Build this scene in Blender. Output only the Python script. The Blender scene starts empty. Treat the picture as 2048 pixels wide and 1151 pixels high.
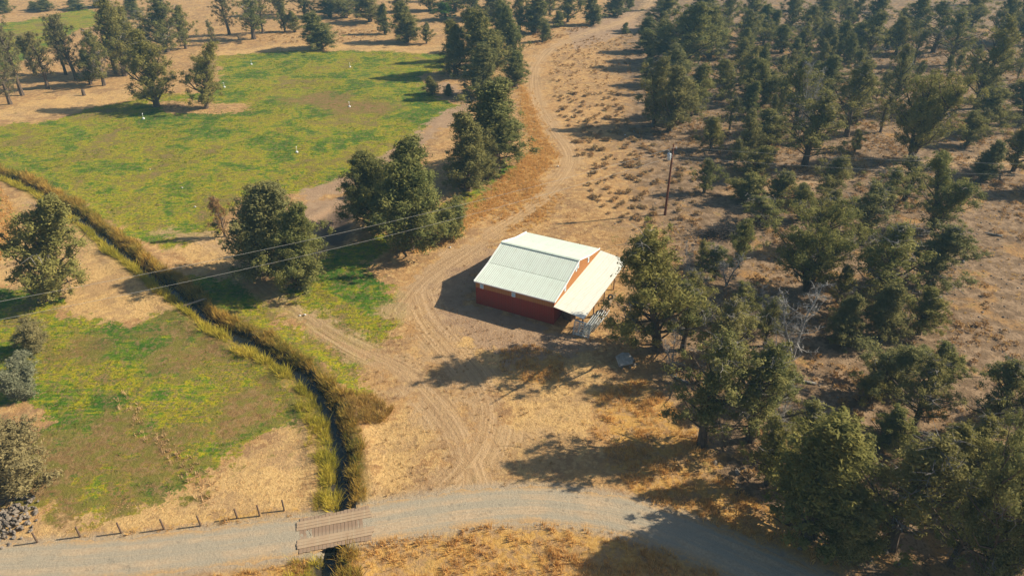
import bpy, math, random
import numpy as np
from mathutils import Vector, Matrix, Euler

# ------------------------------------------------------------------ camera, world, sun
S = bpy.context.scene
COL = S.collection
CAM_H, F_PX, PITCH = 46.0, 1382.6, math.radians(31.23)
CX, CY = 1024.0, 575.5
cam = bpy.data.cameras.new('camera')
cam.sensor_width = 36.0
cam.lens = F_PX / 2048 * 36.0
cam.clip_start, cam.clip_end = 0.5, 6000
cam_o = bpy.data.objects.new('camera', cam)
COL.objects.link(cam_o)
cam_o.location = (0, 0, CAM_H)
cam_o.rotation_euler = (math.pi / 2 - PITCH, 0, 0)
S.camera = cam_o

SUN_EL, SUN_AZ = math.radians(33.5), math.radians(10)      # azimuth from +X towards +Y
world = bpy.data.worlds.new('World')
S.world = world
world.use_nodes = True
wn = world.node_tree
bg = wn.nodes['Background']
sky = wn.nodes.new('ShaderNodeTexSky')
sky.sky_type = 'NISHITA'
sky.sun_disc = False
sky.sun_elevation = SUN_EL
sky.sun_rotation = math.radians(80)
sky.air_density, sky.dust_density, sky.ozone_density = 1.0, 1.2, 1.5
wn.links.new(sky.outputs[0], bg.inputs[0])
bg.inputs[1].default_value = 0.066
sun = bpy.data.lights.new('sun', 'SUN')
sun.energy = 5.0
sun.angle = math.radians(0.6)
sun.color = (1.0, 0.89, 0.71)
sun_o = bpy.data.objects.new('sun', sun)
COL.objects.link(sun_o)
SUN_DIR = Vector((math.cos(SUN_EL) * math.cos(SUN_AZ), math.cos(SUN_EL) * math.sin(SUN_AZ), math.sin(SUN_EL)))
sun_o.rotation_euler = (-SUN_DIR).to_track_quat('-Z', 'Y').to_euler()
sun_o.location = (60, 20, 80)
vs = S.view_settings
vs.view_transform = 'Standard'
vs.look = 'None'
vs.exposure = 0.62
vs.gamma = 1.0
S.cycles.max_bounces = 6
S.cycles.diffuse_bounces = 3
S.cycles.transparent_max_bounces = 4
S.cycles.volume_bounces = 0
S.cycles.use_denoising = True
S.cycles.sample_clamp_indirect = 4.0

HAZE = .00034
rng = np.random.default_rng(7)
random.seed(7)

# ------------------------------------------------------------------ pixel -> place helpers (2048 x 1151 photo)
cT, sT = math.cos(PITCH), math.sin(PITCH)
def G(px, py, z=0.0):
    dx, dy = (px - CX) / F_PX, (py - CY) / F_PX
    d = (dx, cT - dy * sT, -sT - dy * cT)
    t = (z - CAM_H) / d[2]
    return (d[0] * t, d[1] * t, z)
def G2(pts):
    return np.array([G(*p)[:2] for p in pts])
def depth(y, z=0.0):
    return y * cT + (CAM_H - z) * sT
def height_from(y, top_py):
    k = (top_py - CY) / F_PX
    return CAM_H - y * (k * cT + sT) / (cT - k * sT)

def seg_dist(P, line, closed=False):
    """nearest distance, signed lateral offset and length along a polyline"""
    L = np.asarray(line, float)
    if closed:
        L = np.vstack([L, L[:1]])
    best = np.full(len(P), 1e9); lat = np.zeros(len(P)); alg = np.zeros(len(P)); s0 = 0.0
    for a, b in zip(L[:-1], L[1:]):
        d = b - a; l = np.hypot(*d) + 1e-9; d = d / l
        r = P - a
        t = np.clip(r @ d, 0, l)
        q = r - t[:, None] * d
        dist = np.hypot(q[:, 0], q[:, 1])
        side = np.sign(d[0] * r[:, 1] - d[1] * r[:, 0])
        m = dist < best
        best[m] = dist[m]; lat[m] = (dist * side)[m]; alg[m] = s0 + t[m]
        s0 += l
    return best, lat, alg
def inside(P, poly):
    c = np.zeros(len(P), bool)
    x, y = P[:, 0], P[:, 1]
    n = len(poly)
    for i in range(n):
        x1, y1 = poly[i]; x2, y2 = poly[(i + 1) % n]
        m = ((y1 > y) != (y2 > y)) & (x < (x2 - x1) * (y - y1) / (y2 - y1 + 1e-12) + x1)
        c ^= m
    return c
def poly_sd(P, poly):
    d, _, _ = seg_dist(P, poly, True)
    return np.where(inside(P, poly), d, -d)
def smooth(line, n=4):
    """Catmull-Rom resample"""
    L = np.asarray(line, float)
    L = np.vstack([2 * L[0] - L[1], L, 2 * L[-1] - L[-2]])
    out = []
    for i in range(1, len(L) - 2):
        p0, p1, p2, p3 = L[i - 1:i + 3]
        for k in range(n):
            t = k / n
            out.append(.5 * (2 * p1 + (p2 - p0) * t + (2 * p0 - 5 * p1 + 4 * p2 - p3) * t * t + (3 * p1 - p0 - 3 * p2 + p3) * t ** 3))
    out.append(L[-2])
    return np.array(out)

# ------------------------------------------------------------------ layout traced from the photograph
DITCH = smooth(G2([(-160, 280), (-60, 325), (0, 348), (45, 364), (95, 391), (150, 428), (200, 466), (250, 506), (300, 546), (350, 582), (385, 607),
    (420, 638), (460, 660), (500, 681), (545, 706), (590, 736), (627, 771), (652, 812), (670, 860), (681, 910), (685, 960), (686, 1010),
    (672, 1062), (660, 1110), (655, 1151), (648, 1260), (640, 1500)]), 4)
ROAD_W = smooth(G2([(-700, 1180), (-300, 1148), (0, 1128), (150, 1121), (300, 1108), (450, 1090), (600, 1071), (624, 1066.5)]), 5)
ROAD_E = smooth(G2([(716, 1048.7), (741, 1044), (850, 1027), (950, 1013), (1050, 1007), (1130, 1011), (1230, 1026), (1330, 1055), (1430, 1094), (1560, 1150), (1760, 1250), (2100, 1420)]), 5)
TRACK_A = smooth(G2([(960, 1000), (945, 940), (915, 860), (860, 790), (790, 735), (700, 690), (620, 640), (560, 597), (500, 552), (445, 505), (400, 476), (330, 462)]), 4)
TRACK_A2 = smooth(G2([(850, 1015), (905, 960), (955, 900), (975, 830), (950, 760), (900, 700), (850, 640), (830, 590)]), 4)
TRACK_B = smooth(G2([(800, 620), (850, 560), (930, 505), (1010, 450), (1080, 400), (1128, 350), (1140, 310), (1112, 268), (1085, 225), (1070, 180), (1070, 140), (1092, 105),
    (1135, 80), (1190, 62), (1250, 42), (1290, 15), (1310, -10)]), 4)
TRACK_C = smooth(G2([(1480, 395), (1600, 365), (1740, 345), (1850, 330), (1960, 322), (2100, 318)]), 3)

GREEN = [G2(p) for p in (
    [(430, 113), (560, 103), (700, 103), (890, 108), (885, 140), (835, 155), (850, 180), (900, 205), (945, 212), (880, 235), (820, 280), (760, 312), (700, 350),
     (600, 380), (540, 392), (470, 400), (425, 458), (375, 482), (330, 492), (285, 484), (222, 446), (128, 397), (45, 350), (-10, 332), (-150, 280), (-100, 235), (0, 250), (80, 250), (200, 215),
     (270, 200), (300, 185), (420, 190), (450, 150)],
    [(-120, 560), (0, 575), (90, 590), (140, 640), (200, 655), (330, 640), (400, 635), (440, 660), (520, 710), (570, 740), (605, 790), (600, 825), (530, 865), (470, 905),
     (410, 945), (330, 985), (200, 1012), (100, 1012), (80, 950), (100, 880), (80, 810), (0, 790), (-120, 790)],
    [(400, 560), (450, 560), (520, 612), (600, 655), (670, 690), (715, 725), (700, 775), (650, 750), (560, 706), (470, 660), (405, 612)],
    [(540, 585), (600, 575), (640, 550), (700, 530), (760, 555), (800, 610), (785, 660), (750, 698), (680, 676), (600, 635)],
    [(-80, 60), (60, 40), (190, 16), (215, 40), (150, 62), (60, 112), (-40, 165)],
    [(630, 525), (720, 488), (850, 436), (905, 404), (1010, 330), (1025, 345), (925, 420), (850, 458), (740, 508), (650, 540)],
    [(1000, -15), (860, -5), (780, 0), (700, -5), (640, -20)])]
NOGREEN = [G2(p) for p in ([(290, 205), (400, 198), (500, 206), (505, 222), (440, 229), (330, 229)],)]
BROWN = [G2(p) for p in (
    [(130, 930), (200, 845), (300, 825), (380, 865), (415, 930), (330, 965), (230, 960)],
    [(440, 800), (540, 760), (590, 800), (520, 850), (450, 900)],
    [(300, 660), (400, 650), (450, 700), (360, 740)], [(130, 700), (200, 690), (195, 730), (140, 735)],
    [(560, 200), (660, 185), (800, 210), (700, 235)],
    [(90, 985), (60, 900), (90, 870), (130, 900), (140, 1000)])]
GOLD = [G2(p) for p in (
    [(1040, 165), (1068, 210), (1085, 265), (1118, 315), (1060, 372), (960, 440), (900, 482), (850, 502), (780, 500), (850, 466), (930, 415), (1012, 347), (1062, 300), (1045, 230)],
    [(560, 1130), (660, 1105), (745, 1083), (850, 1065), (950, 1050), (1050, 1046), (1150, 1052), (1250, 1070), (1330, 1095), (1420, 1135), (1520, 1200), (1650, 1300), (500, 1300), (350, 1165)],
    [(1195, 790), (1270, 750), (1330, 790), (1390, 860), (1440, 940), (1520, 1000), (1600, 1070), (1680, 1130), (1600, 1125), (1400, 1048), (1290, 1005), (1220, 940), (1185, 860)],
    [(1000, 700), (1060, 688), (1130, 715), (1135, 760), (1050, 765), (1000, 740)],
        [(-150, 360), (0, 372), (30, 420), (35, 470), (0, 520), (-150, 520)],
    [(1060, 360), (1120, 390), (1080, 440), (1000, 470), (985, 440)],
    [(150, 1075), (330, 1055), (440, 1042), (560, 1025), (600, 1030), (470, 1052), (330, 1068), (170, 1085)])]
STRAW = [G2(p) for p in (
    [(590, 825), (608, 860), (620, 940), (605, 1025), (500, 1045), (300, 1062), (150, 1080), (-250, 1115), (-250, 1030), (60, 1015), (150, 1022), (300, 1000), (400, 975), (420, 945), (480, 905), (540, 862)],
    [(740, 790), (800, 825), (870, 870), (890, 930), (835, 985), (745, 1008), (730, 900)],
    [(-100, 400), (60, 398), (160, 440), (230, 500), (300, 570), (355, 622), (300, 637), (200, 658), (130, 642), (60, 585), (-100, 560)],
    [(800, 640), (860, 590), (950, 640), (1100, 690), (1200, 700), (1180, 900), (1060, 960), (990, 930), (1000, 820), (930, 730), (860, 690)],
    [(280, 470), (420, 465), (480, 490), (480, 560), (430, 560), (350, 510)],
    [(0, 285), (70, 292), (40, 320), (-100, 310), (-100, 275)],
    [(60, 235), (0, 245), (-150, 235), (0, 218), (130, 190), (285, 178), (270, 198), (160, 222)],
    [(420, 105), (560, 90), (700, 88), (905, 94), (900, 110), (700, 104), (560, 104), (435, 114)])]
BARE = [G2(p) for p in (
    [(890, 160), (955, 200), (900, 250), (810, 310), (720, 372), (600, 412), (580, 398), (700, 352), (800, 290), (880, 232), (930, 212), (860, 180)],
    [(600, 400), (700, 385), (720, 420), (690, 470), (640, 500), (600, 470)],
    [(820, 560), (950, 480), (1000, 500), (950, 600), (1110, 660), (1220, 700), (1000, 720), (860, 650)],
    [(1130, 60), (1270, 20), (1280, 60), (1150, 100)])]
PIT = G2([(622, 440), (665, 415), (705, 425), (712, 470), (680, 498), (640, 490)])
SAGE = [G2(p) for p in ([(1105, 90), (1260, 62), (1275, 120), (1240, 205), (1290, 280), (1390, 330), (1400, 430), (1290, 470), (1205, 440), (1160, 330), (1120, 250), (1100, 150)],)]

TMP = np.array([(0., 0.)])
def terr(P):
    P = np.atleast_2d(np.asarray(P, float))
    x, y = P[:, 0], P[:, 1]
    z = .10 * np.sin(x * .11 + 1.3) * np.cos(y * .09) + .07 * np.sin(x * .23 + y * .17) + .04 * np.sin(x * .53 - y * .41)
    dr = np.minimum(seg_dist(P, ROAD_W)[0], seg_dist(P, ROAD_E)[0])
    db = np.minimum(np.hypot(x - BARN_C[0], y - BARN_C[1]), 40)
    z = z * np.clip((dr - 2.5) / 5, 0, 1) * np.clip((db - 9) / 8, 0, 1)
    dd = seg_dist(P, DITCH)[0]
    k = np.clip((dd - .3) / .85, 0, 1)
    z = z - 1.05 * (1 - k * k * (3 - 2 * k))
    z = z + .22 * np.exp(-((dd - 2.4) / .9) ** 2) * np.clip((dr - 2.5) / 3, 0, 1)
    ps = np.clip(poly_sd(P, PIT) / 3.0, -1, 1)
    z = z - 1.1 * np.clip(ps, 0, 1) + .12 * np.exp(-((ps + .25) / .3) ** 2)
    return z
def tz(x, y):
    return float(terr([(x, y)])[0])
BARN_X, BARN_Y, BARN_YAW = -4.634, 72.18, math.radians(-26.81)
BL, BW, HE, HK, HR, UK = 10.73, 14.67, 3.26, 3.99, 5.13, 3.67
BARN_C = (BARN_X + math.cos(BARN_YAW) * 7 - math.sin(BARN_YAW) * 7.3, BARN_Y + math.sin(BARN_YAW) * 7 + math.cos(BARN_YAW) * 7.3)

# ------------------------------------------------------------------ material helpers
class NT:
    def __init__(self, name, rough=.9):
        self.m = bpy.data.materials.new(name)
        self.m.use_nodes = True
        self.t = self.m.node_tree
        self.b = self.t.nodes['Principled BSDF']
        self.b.inputs['Roughness'].default_value = rough
        self.b.inputs['Specular IOR Level'].default_value = .15
        self.out = self.t.nodes['Material Output']
    def put(self, sock, v):
        if isinstance(v, bpy.types.NodeSocket): self.t.links.new(v, sock)
        elif isinstance(v, (tuple, list)) and len(v) == 3 and sock.type == 'RGBA': sock.default_value = (*v, 1)
        else: sock.default_value = v
    def new(self, typ, **kw):
        n = self.t.nodes.new(typ)
        for k, v in kw.items(): setattr(n, k, v)
        return n
    def pos(self):
        return self.new('ShaderNodeNewGeometry').outputs['Position']
    def obj(self):
        return self.new('ShaderNodeTexCoord').outputs['Object']
    def noise(self, scale, vec, detail=4, rough=.55, dist=0.0):
        n = self.new('ShaderNodeTexNoise')
        self.put(n.inputs['Vector'], vec)
        n.inputs['Scale'].default_value = scale; n.inputs['Detail'].default_value = detail
        n.inputs['Roughness'].default_value = rough; n.inputs['Distortion'].default_value = dist
        return n.outputs[0]
    def voro(self, scale, vec, feat='F1', out=0):
        n = self.new('ShaderNodeTexVoronoi', feature=feat)
        self.put(n.inputs['Vector'], vec); n.inputs['Scale'].default_value = scale
        return n.outputs[out]
    def mathn(self, op, a, b=0.0, c=0.0):
        n = self.new('ShaderNodeMath', operation=op)
        self.put(n.inputs[0], a); self.put(n.inputs[1], b); self.put(n.inputs[2], c)
        return n.outputs[0]
    def mr(self, v, a, b, c=0.0, d=1.0):
        n = self.new('ShaderNodeMapRange', interpolation_type='SMOOTHSTEP')
        for i, q in enumerate((v, a, b, c, d)): self.put(n.inputs[i], q)
        return n.outputs[0]
    def mix(self, f, a, b, mode='MIX'):
        n = self.new('ShaderNodeMix', data_type='RGBA', blend_type=mode)
        self.put(n.inputs[0], f); self.put(n.inputs[6], a); self.put(n.inputs[7], b)
        return n.outputs[2]
    def ramp(self, v, stops):
        n = self.new('ShaderNodeValToRGB')
        e = n.color_ramp.elements
        while len(e) < len(stops): e.new(.5)
        for k, (p, c) in zip(e, stops):
            k.position = p; k.color = (*c, 1)
        self.put(n.inputs[0], v)
        return n.outputs[0]
    def attr(self, name, out=2):
        n = self.new('ShaderNodeAttribute', attribute_name=name)
        return n.outputs[out]
    def rnd(self):
        return self.new('ShaderNodeObjectInfo').outputs['Random']
    def comb(self, x, y, z=0.0):
        n = self.new('ShaderNodeCombineXYZ')
        for i, q in enumerate((x, y, z)): self.put(n.inputs[i], q)
        return n.outputs[0]
    def bump(self, h, dist, strength=1.0):
        n = self.new('ShaderNodeBump')
        n.inputs['Distance'].default_value = dist; n.inputs['Strength'].default_value = strength
        self.put(n.inputs['Height'], h)
        self.put(self.b.inputs['Normal'], n.outputs[0])
    def col(self, c):
        self.put(self.b.inputs['Base Color'], c)
        return self.m

# ------------------------------------------------------------------ mesh helpers
def mesh_np(name, V, F, attrs=None, smooth_shade=False):
    """V (n,3), F (m,k) int array, or a list of such arrays with different k"""
    Fs = F if isinstance(F, list) else [F]
    me = bpy.data.meshes.new(name)
    V = np.asarray(V, np.float32)
    me.vertices.add(len(V)); me.vertices.foreach_set('co', V.ravel())
    loops = np.concatenate([np.asarray(f, np.int32).ravel() for f in Fs])
    tot = np.concatenate([np.full(len(f), np.asarray(f).shape[1], np.int32) for f in Fs])
    st = np.concatenate([[0], np.cumsum(tot)[:-1]]).astype(np.int32)
    me.loops.add(len(loops)); me.loops.foreach_set('vertex_index', loops)
    me.polygons.add(len(tot)); me.polygons.foreach_set('loop_start', st)
    if smooth_shade:
        me.polygons.foreach_set('use_smooth', np.ones(len(tot), bool))
    for k, v in (attrs or {}).items():
        a = me.attributes.new(k, 'FLOAT', 'POINT')
        a.data.foreach_set('value', np.asarray(v, np.float32))
    me.update(); me.validate()
    return me
def obj(name, me, mat=None, parent=None, loc=(0, 0, 0), rot=(0, 0, 0), scale=None):
    if mat is not None and not me.materials: me.materials.append(mat)
    o = bpy.data.objects.new(name, me)
    COL.objects.link(o)
    o.location = loc; o.rotation_euler = rot
    if scale is not None: o.scale = scale
    if parent is not None: o.parent = parent
    return o
def tag(o, label, cat, group=None, kind=None):
    o['label'] = label; o['category'] = cat
    if group: o['group'] = group
    if kind: o['kind'] = kind
    return o
def struct(o, label=None):
    o['kind'] = 'structure'
    if label: o['label'] = label
    return o
def empty(name, loc, rz=0.0, rot=None):
    o = bpy.data.objects.new(name, None)
    o.empty_display_size = .3
    COL.objects.link(o)
    o.location = loc; o.rotation_euler = rot or (0, 0, rz)
    return o
class MB:
    """collects boxes, tubes and loose faces into one mesh"""
    def __init__(self): self.v = []; self.f = []
    def add(self, V, F):
        b = len(self.v); self.v += [tuple(p) for p in V]; self.f += [tuple(i + b for i in q) for q in F]
    def box(self, x0, x1, y0, y1, z0, z1, M=None):
        V = [Vector((x, y, z)) for x in (x0, x1) for y in (y0, y1) for z in (z0, z1)]
        if M is not None: V = [M @ p for p in V]
        self.add(V, [(0, 1, 3, 2), (4, 6, 7, 5), (0, 4, 5, 1), (2, 3, 7, 6), (0, 2, 6, 4), (1, 5, 7, 3)])
    def tube(self, pts, radii, n=6, cap=True):
        pts = [Vector(p) for p in pts]
        rings = []
        for i, p in enumerate(pts):
            d = (pts[min(i + 1, len(pts) - 1)] - pts[max(i - 1, 0)]).normalized()
            a = d.orthogonal().normalized() if i == 0 else (a - d * a.dot(d)).normalized()
            b = d.cross(a)
            r = radii[i] if hasattr(radii, '__len__') else radii
            rings.append([p + (a * math.cos(t) + b * math.sin(t)) * r for t in (2 * math.pi * k / n for k in range(n))])
        V = [q for r in rings for q in r]
        F = [(i * n + k, i * n + (k + 1) % n, (i + 1) * n + (k + 1) % n, (i + 1) * n + k) for i in range(len(pts) - 1) for k in range(n)]
        if cap: F += [tuple(range(n - 1, -1, -1)), tuple((len(pts) - 1) * n + k for k in range(n))]
        self.add(V, F)
    def lathe(self, prof, n=16, M=None):
        V = []
        for r, z in prof:
            V += [Vector((r * math.cos(2 * math.pi * k / n), r * math.sin(2 * math.pi * k / n), z)) for k in range(n)]
        if M is not None: V = [M @ p for p in V]
        F = [(i * n + k, i * n + (k + 1) % n, (i + 1) * n + (k + 1) % n, (i + 1) * n + k) for i in range(len(prof) - 1) for k in range(n)]
        self.add(V, F)
    def mesh(self, name, smooth_shade=False):
        me = bpy.data.meshes.new(name)
        me.from_pydata(self.v, [], self.f)
        if smooth_shade:
            for p in me.polygons: p.use_smooth = True
        me.update()
        return me
    def build(self, name, mat, parent=None, smooth_shade=False, **kw):
        return obj(name, self.mesh(name, smooth_shade), mat, parent, **kw)

# ------------------------------------------------------------------ ground
def axis(lo, hi, step, far_lo, far_hi, g=1.09):
    a = list(np.arange(lo, hi, step))
    s, x = step, hi
    up = []
    while x < far_hi: up.append(x); s *= g; x += s
    up.append(far_hi)
    s, x, dn = step, lo, []
    while x > far_lo: s *= g; x -= s; dn.append(x)
    return np.array(sorted(dn) + a + up)
gx = axis(-72, 96, .42, -2600, 2600)
yy, y, s = [], 24.0, .40
while y < 3200:
    yy.append(y); s = max(.40, .40 * (y / 75) ** 1.6) if y < 330 else s * 1.12; y += s
dn, y, s = [], 24.0, .5
while y > -600:
    s *= 1.25; y -= s; dn.append(y)
gy = np.array(sorted(dn) + yy)
XX, YY = np.meshgrid(gx, gy)
GP = np.stack([XX.ravel(), YY.ravel()], 1)
gz = terr(GP)
nx, ny = len(gx), len(gy)
ii = (np.arange(ny - 1)[:, None] * nx + np.arange(nx - 1)[None, :]).ravel()
GF = np.stack([ii, ii + 1, ii + 1 + nx, ii + nx], 1)
def union_sd(polys):
    r = np.full(len(GP), -9.0)
    for p in polys: r = np.maximum(r, poly_sd(GP, p))
    return np.clip(r, -6, 6)
a_green = np.minimum(union_sd(GREEN), -union_sd(NOGREEN))
lat = np.full(len(GP), 9.0); along = np.zeros(len(GP)); a_track = np.full(len(GP), -6.0)
for L, hw in ((TRACK_A[:24], 1.6), (TRACK_A[23:], .8), (TRACK_A2, 2.2), (TRACK_B, 1.7), (TRACK_C, 1.8)):
    d, l, a = seg_dist(GP, L)
    a_track = np.maximum(a_track, hw - d)
    m = d < np.abs(lat)
    lat[m] = l[m]; along[m] = a[m]
ditch_d = np.clip(seg_dist(GP, DITCH)[0], 0, 12)
road_d = np.clip(np.minimum(seg_dist(GP, ROAD_W)[0], seg_dist(GP, ROAD_E)[0]), 0, 12)
a_wood = np.clip((GP[:, 0] - (8 + .10 * GP[:, 1])) / 12, -1, 1)

def ground_material():
    n = NT('ground_soil_and_grass', .95)
    p = n.pos()
    n0 = n.noise(.035, p, 3); n1 = n.noise(.16, p, 5, .6); n2 = n.noise(.7, p, 5, .62); n3 = n.noise(3.2, p, 4, .65); n4 = n.noise(11, p, 3, .7)
    # streaky mown / raked texture direction
    st = n.new('ShaderNodeMapping'); n.put(st.inputs[0], p); st.inputs['Rotation'].default_value = (0, 0, .72); st.inputs['Scale'].default_value = (.25, 2.4, 1)
    ns = n.noise(1.0, st.outputs[0], 4, .6)
    def m(attr, a1=2.2, a2=1.6, a3=.8, w=.35, off=0.0):
        v = n.mathn('ADD', n.attr(attr), off)
        v = n.mathn('MULTIPLY_ADD', n.mathn('SUBTRACT', n1, .5), a1 * 5, v)
        v = n.mathn('MULTIPLY_ADD', n.mathn('SUBTRACT', n2, .5), a2 * 4, v)
        v = n.mathn('MULTIPLY_ADD', n.mathn('SUBTRACT', n3, .5), a3 * 3, v)
        return n.mr(v, -w, w)
    # soil under everything: tan, a little pink, with litter
    soil = n.ramp(n1, [(.3, (.37, .205, .082)), (.5, (.46, .268, .105)), (.7, (.53, .325, .135))])
    soil = n.mix(n.mr(n2, .45, .75), soil, (.34, .20, .09))
    soil = n.mix(n.mr(n4, .58, .72, 0, .55), soil, (.17, .10, .05))
    soil = n.mix(n.mr(n4, .30, .42, .45, 0), soil, (.55, .40, .24))
    soil = n.mix(n.mr(n3, .50, .68, 0, .55), soil, (.27, .155, .07))
    of2 = n.new('ShaderNodeVectorMath', operation='ADD'); n.put(of2.inputs[0], p); of2.inputs[1].default_value = (-37, 81, 9)
    s1 = n.noise(.24, of2.outputs[0], 5, .66, .5); s2 = n.noise(1.1, of2.outputs[0], 5, .7, .3)
    soil = n.mix(n.mr(s1, .47, .58, 0, .65), soil, (.27, .165, .085))
    soil = n.mix(n.mr(s2, .50, .60, 0, .6), soil, (.60, .40, .17))
    soil = n.mix(n.mr(s2, .36, .45, .5, 0), soil, (.22, .13, .06))
    # wood floor: redder litter, orange dry grass patches
    wood = n.mix(n.mr(n2, .42, .62), (.18, .118, .066), (.33, .225, .135))
    wood = n.mix(n.mr(n1, .54, .66, 0, .65), wood, (.46, .25, .08))
    wood = n.mix(n.mr(n3, .50, .66, 0, .8), wood, (.14, .09, .05))
    c = n.mix(n.mr(n.mathn('MULTIPLY_ADD', n.mathn('SUBTRACT', n1, .5), 3.0, n.attr('a_wood')), -.2, .5), soil, wood)
    # straw stubble
    straw = n.ramp(n3, [(.25, (.38, .225, .085)), (.5, (.57, .365, .145)), (.75, (.68, .46, .20))])
    straw = n.mix(n.mr(n4, .55, .70, 0, .5), straw, (.28, .17, .08))
    straw = n.mix(n.mr(n1, .5, .7, 0, .7), straw, (.44, .29, .155))
    straw = n.mix(n.mr(s1, .50, .60, 0, .65), straw, (.36, .225, .11))
    straw = n.mix(n.mr(s2, .52, .62, 0, .55), straw, (.30, .185, .085))
    c = n.mix(m('a_straw'), c, straw)
    # golden grass
    gold = n.ramp(n3, [(.25, (.30, .16, .045)), (.5, (.50, .29, .08)), (.8, (.60, .39, .14))])
    gold = n.mix(n.mr(n1, .5, .72, 0, .75), gold, (.42, .27, .13))
    gold = n.mix(n.mr(s2, .47, .58, 0, .8), gold, n.mix(n3, (.26, .15, .07), (.46, .30, .15)))
    c = n.mix(m('a_gold'), c, gold)
    # green field: green / yellow / brown patches
    off = n.new('ShaderNodeVectorMath', operation='ADD'); n.put(off.inputs[0], p); off.inputs[1].default_value = (61, 23, 5)
    q = off.outputs[0]
    na = n.noise(.085, q, 4, .6, .6); nb = n.noise(.42, q, 5, .68, .4); nc = n.noise(1.9, q, 4, .7)
    gsel = n.mathn('ADD', n.mathn('MULTIPLY', na, .46), n.mathn('ADD', n.mathn('MULTIPLY', nb, .32), n.mathn('MULTIPLY', ns, .22)))
    gsel = n.mathn('MULTIPLY_ADD', n.mathn('SUBTRACT', gsel, .5), 1.55, .49)
    gr = n.ramp(gsel, [(.37, (.035, .105, .005)), (.43, (.08, .165, .007)), (.475, (.21, .25, .010)), (.52, (.42, .34, .012)), (.565, (.24, .19, .02)), (.64, (.28, .17, .075))])
    gr = n.mix(n.mr(nc, .50, .60, 0, .8), gr, n.mix(nb, (.30, .19, .09), (.20, .135, .05)))
    gr = n.mix(n.mr(n3, .38, .52, .75, 0), gr, (.07, .135, .010))
    gr = n.mix(n.mr(n2, .56, .66, 0, .6), gr, (.36, .29, .02))
    gr = n.mix(n.mr(n4, .54, .66, 0, .55), gr, (.04, .06, .012))
    n5 = n.noise(6.0, q, 3, .7)
    gr = n.mix(n.mr(n5, .54, .62, 0, .5), gr, (.05, .095, .01))
    c = n.mix(m('a_green', 2.2, 2.0, 1.6, .5, .7), c, gr)
    br = n.ramp(nc, [(.3, (.16, .085, .035)), (.52, (.25, .145, .06)), (.75, (.34, .23, .10))])
    br = n.mix(n.mr(n2, .46, .6, 0, .75), br, (.15, .15, .022))
    c = n.mix(n.mathn('MULTIPLY', m('a_brown', 4.5, 4.5, 3.0, 2.6, .4), .9), c, br)
    # bare earth
    bare = n.ramp(n2, [(.3, (.29, .185, .11)), (.7, (.42, .285, .17))])
    bare = n.mix(n.mr(n4, .57, .72, 0, .4), bare, (.24, .15, .08))
    c = n.mix(m('a_bare', 2.4, 1.8, .8, .6), c, bare)
    # wheel tracks: streaks that follow the driveway
    sv = n.comb(n.mathn('MULTIPLY', n.attr('lat'), 2.6), n.mathn('MULTIPLY', n.attr('along'), .05))
    streak = n.noise(1.0, sv, 4, .7)
    trk = n.ramp(streak, [(.34, (.29, .18, .09)), (.5, (.44, .29, .15)), (.66, (.58, .40, .225))])
    trk = n.mix(n.mr(n4, .58, .7, 0, .4), trk, (.28, .18, .10))
    c = n.mix(n.mathn('MULTIPLY', m('a_track', 1.8, 1.6, .9, .9, .1), .78), c, trk)
    # damp vegetated ditch sides
    dm = n.mr(n.mathn('MULTIPLY_ADD', n.mathn('SUBTRACT', n2, .5), 1.4, n.attr('ditch')), 1.5, 2.6, 1, 0)
    dv = n.mix(n.mr(n3, .4, .6), (.15, .14, .025), (.27, .17, .045))
    c = n.mix(dm, c, dv)
    c = n.mix(n.mr(n.attr('ditch'), .9, 1.45, 1, 0), c, (.035, .03, .02))
    # scorched pit, with tree shade painted into its dark colour
    pm = n.mr(n.mathn('MULTIPLY_ADD', n.mathn('SUBTRACT', n2, .5), 3.0, n.attr('pit')), -.2, 1.6)
    c = n.mix(n.mathn('MULTIPLY', pm, .8), c, (.09, .065, .05))
    # gravel spill beside the road
    gm = n.mr(n.mathn('MULTIPLY_ADD', n.mathn('SUBTRACT', n3, .5), 1.5, n.attr('road')), 1.9, 3.0, .75, 0)
    c = n.mix(gm, c, n.mix(n4, (.30, .25, .18), (.46, .38, .27)))
    n.col(c)
    h = n.mathn('ADD', n.mathn('MULTIPLY', n3, .6), n.mathn('MULTIPLY', n4, .3))
    h = n.mathn('ADD', h, n.mathn('MULTIPLY', n2, .3))
    n.bump(h, .22, .9)
    return n.m
M_ground = ground_material()
pit_sd = np.clip(poly_sd(GP, PIT), -6, 6)
ground = struct(obj('ground', mesh_np('ground', np.column_stack([GP, gz]), GF, dict(a_green=a_green, a_gold=union_sd(GOLD), a_straw=union_sd(STRAW),
    a_brown=union_sd(BROWN), a_bare=union_sd(BARE), a_track=a_track, lat=lat, along=along, ditch=ditch_d, road=road_d, a_wood=a_wood, pit=pit_sd), True), M_ground),
    'dry high-desert ground with green fields and tan soil')

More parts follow.
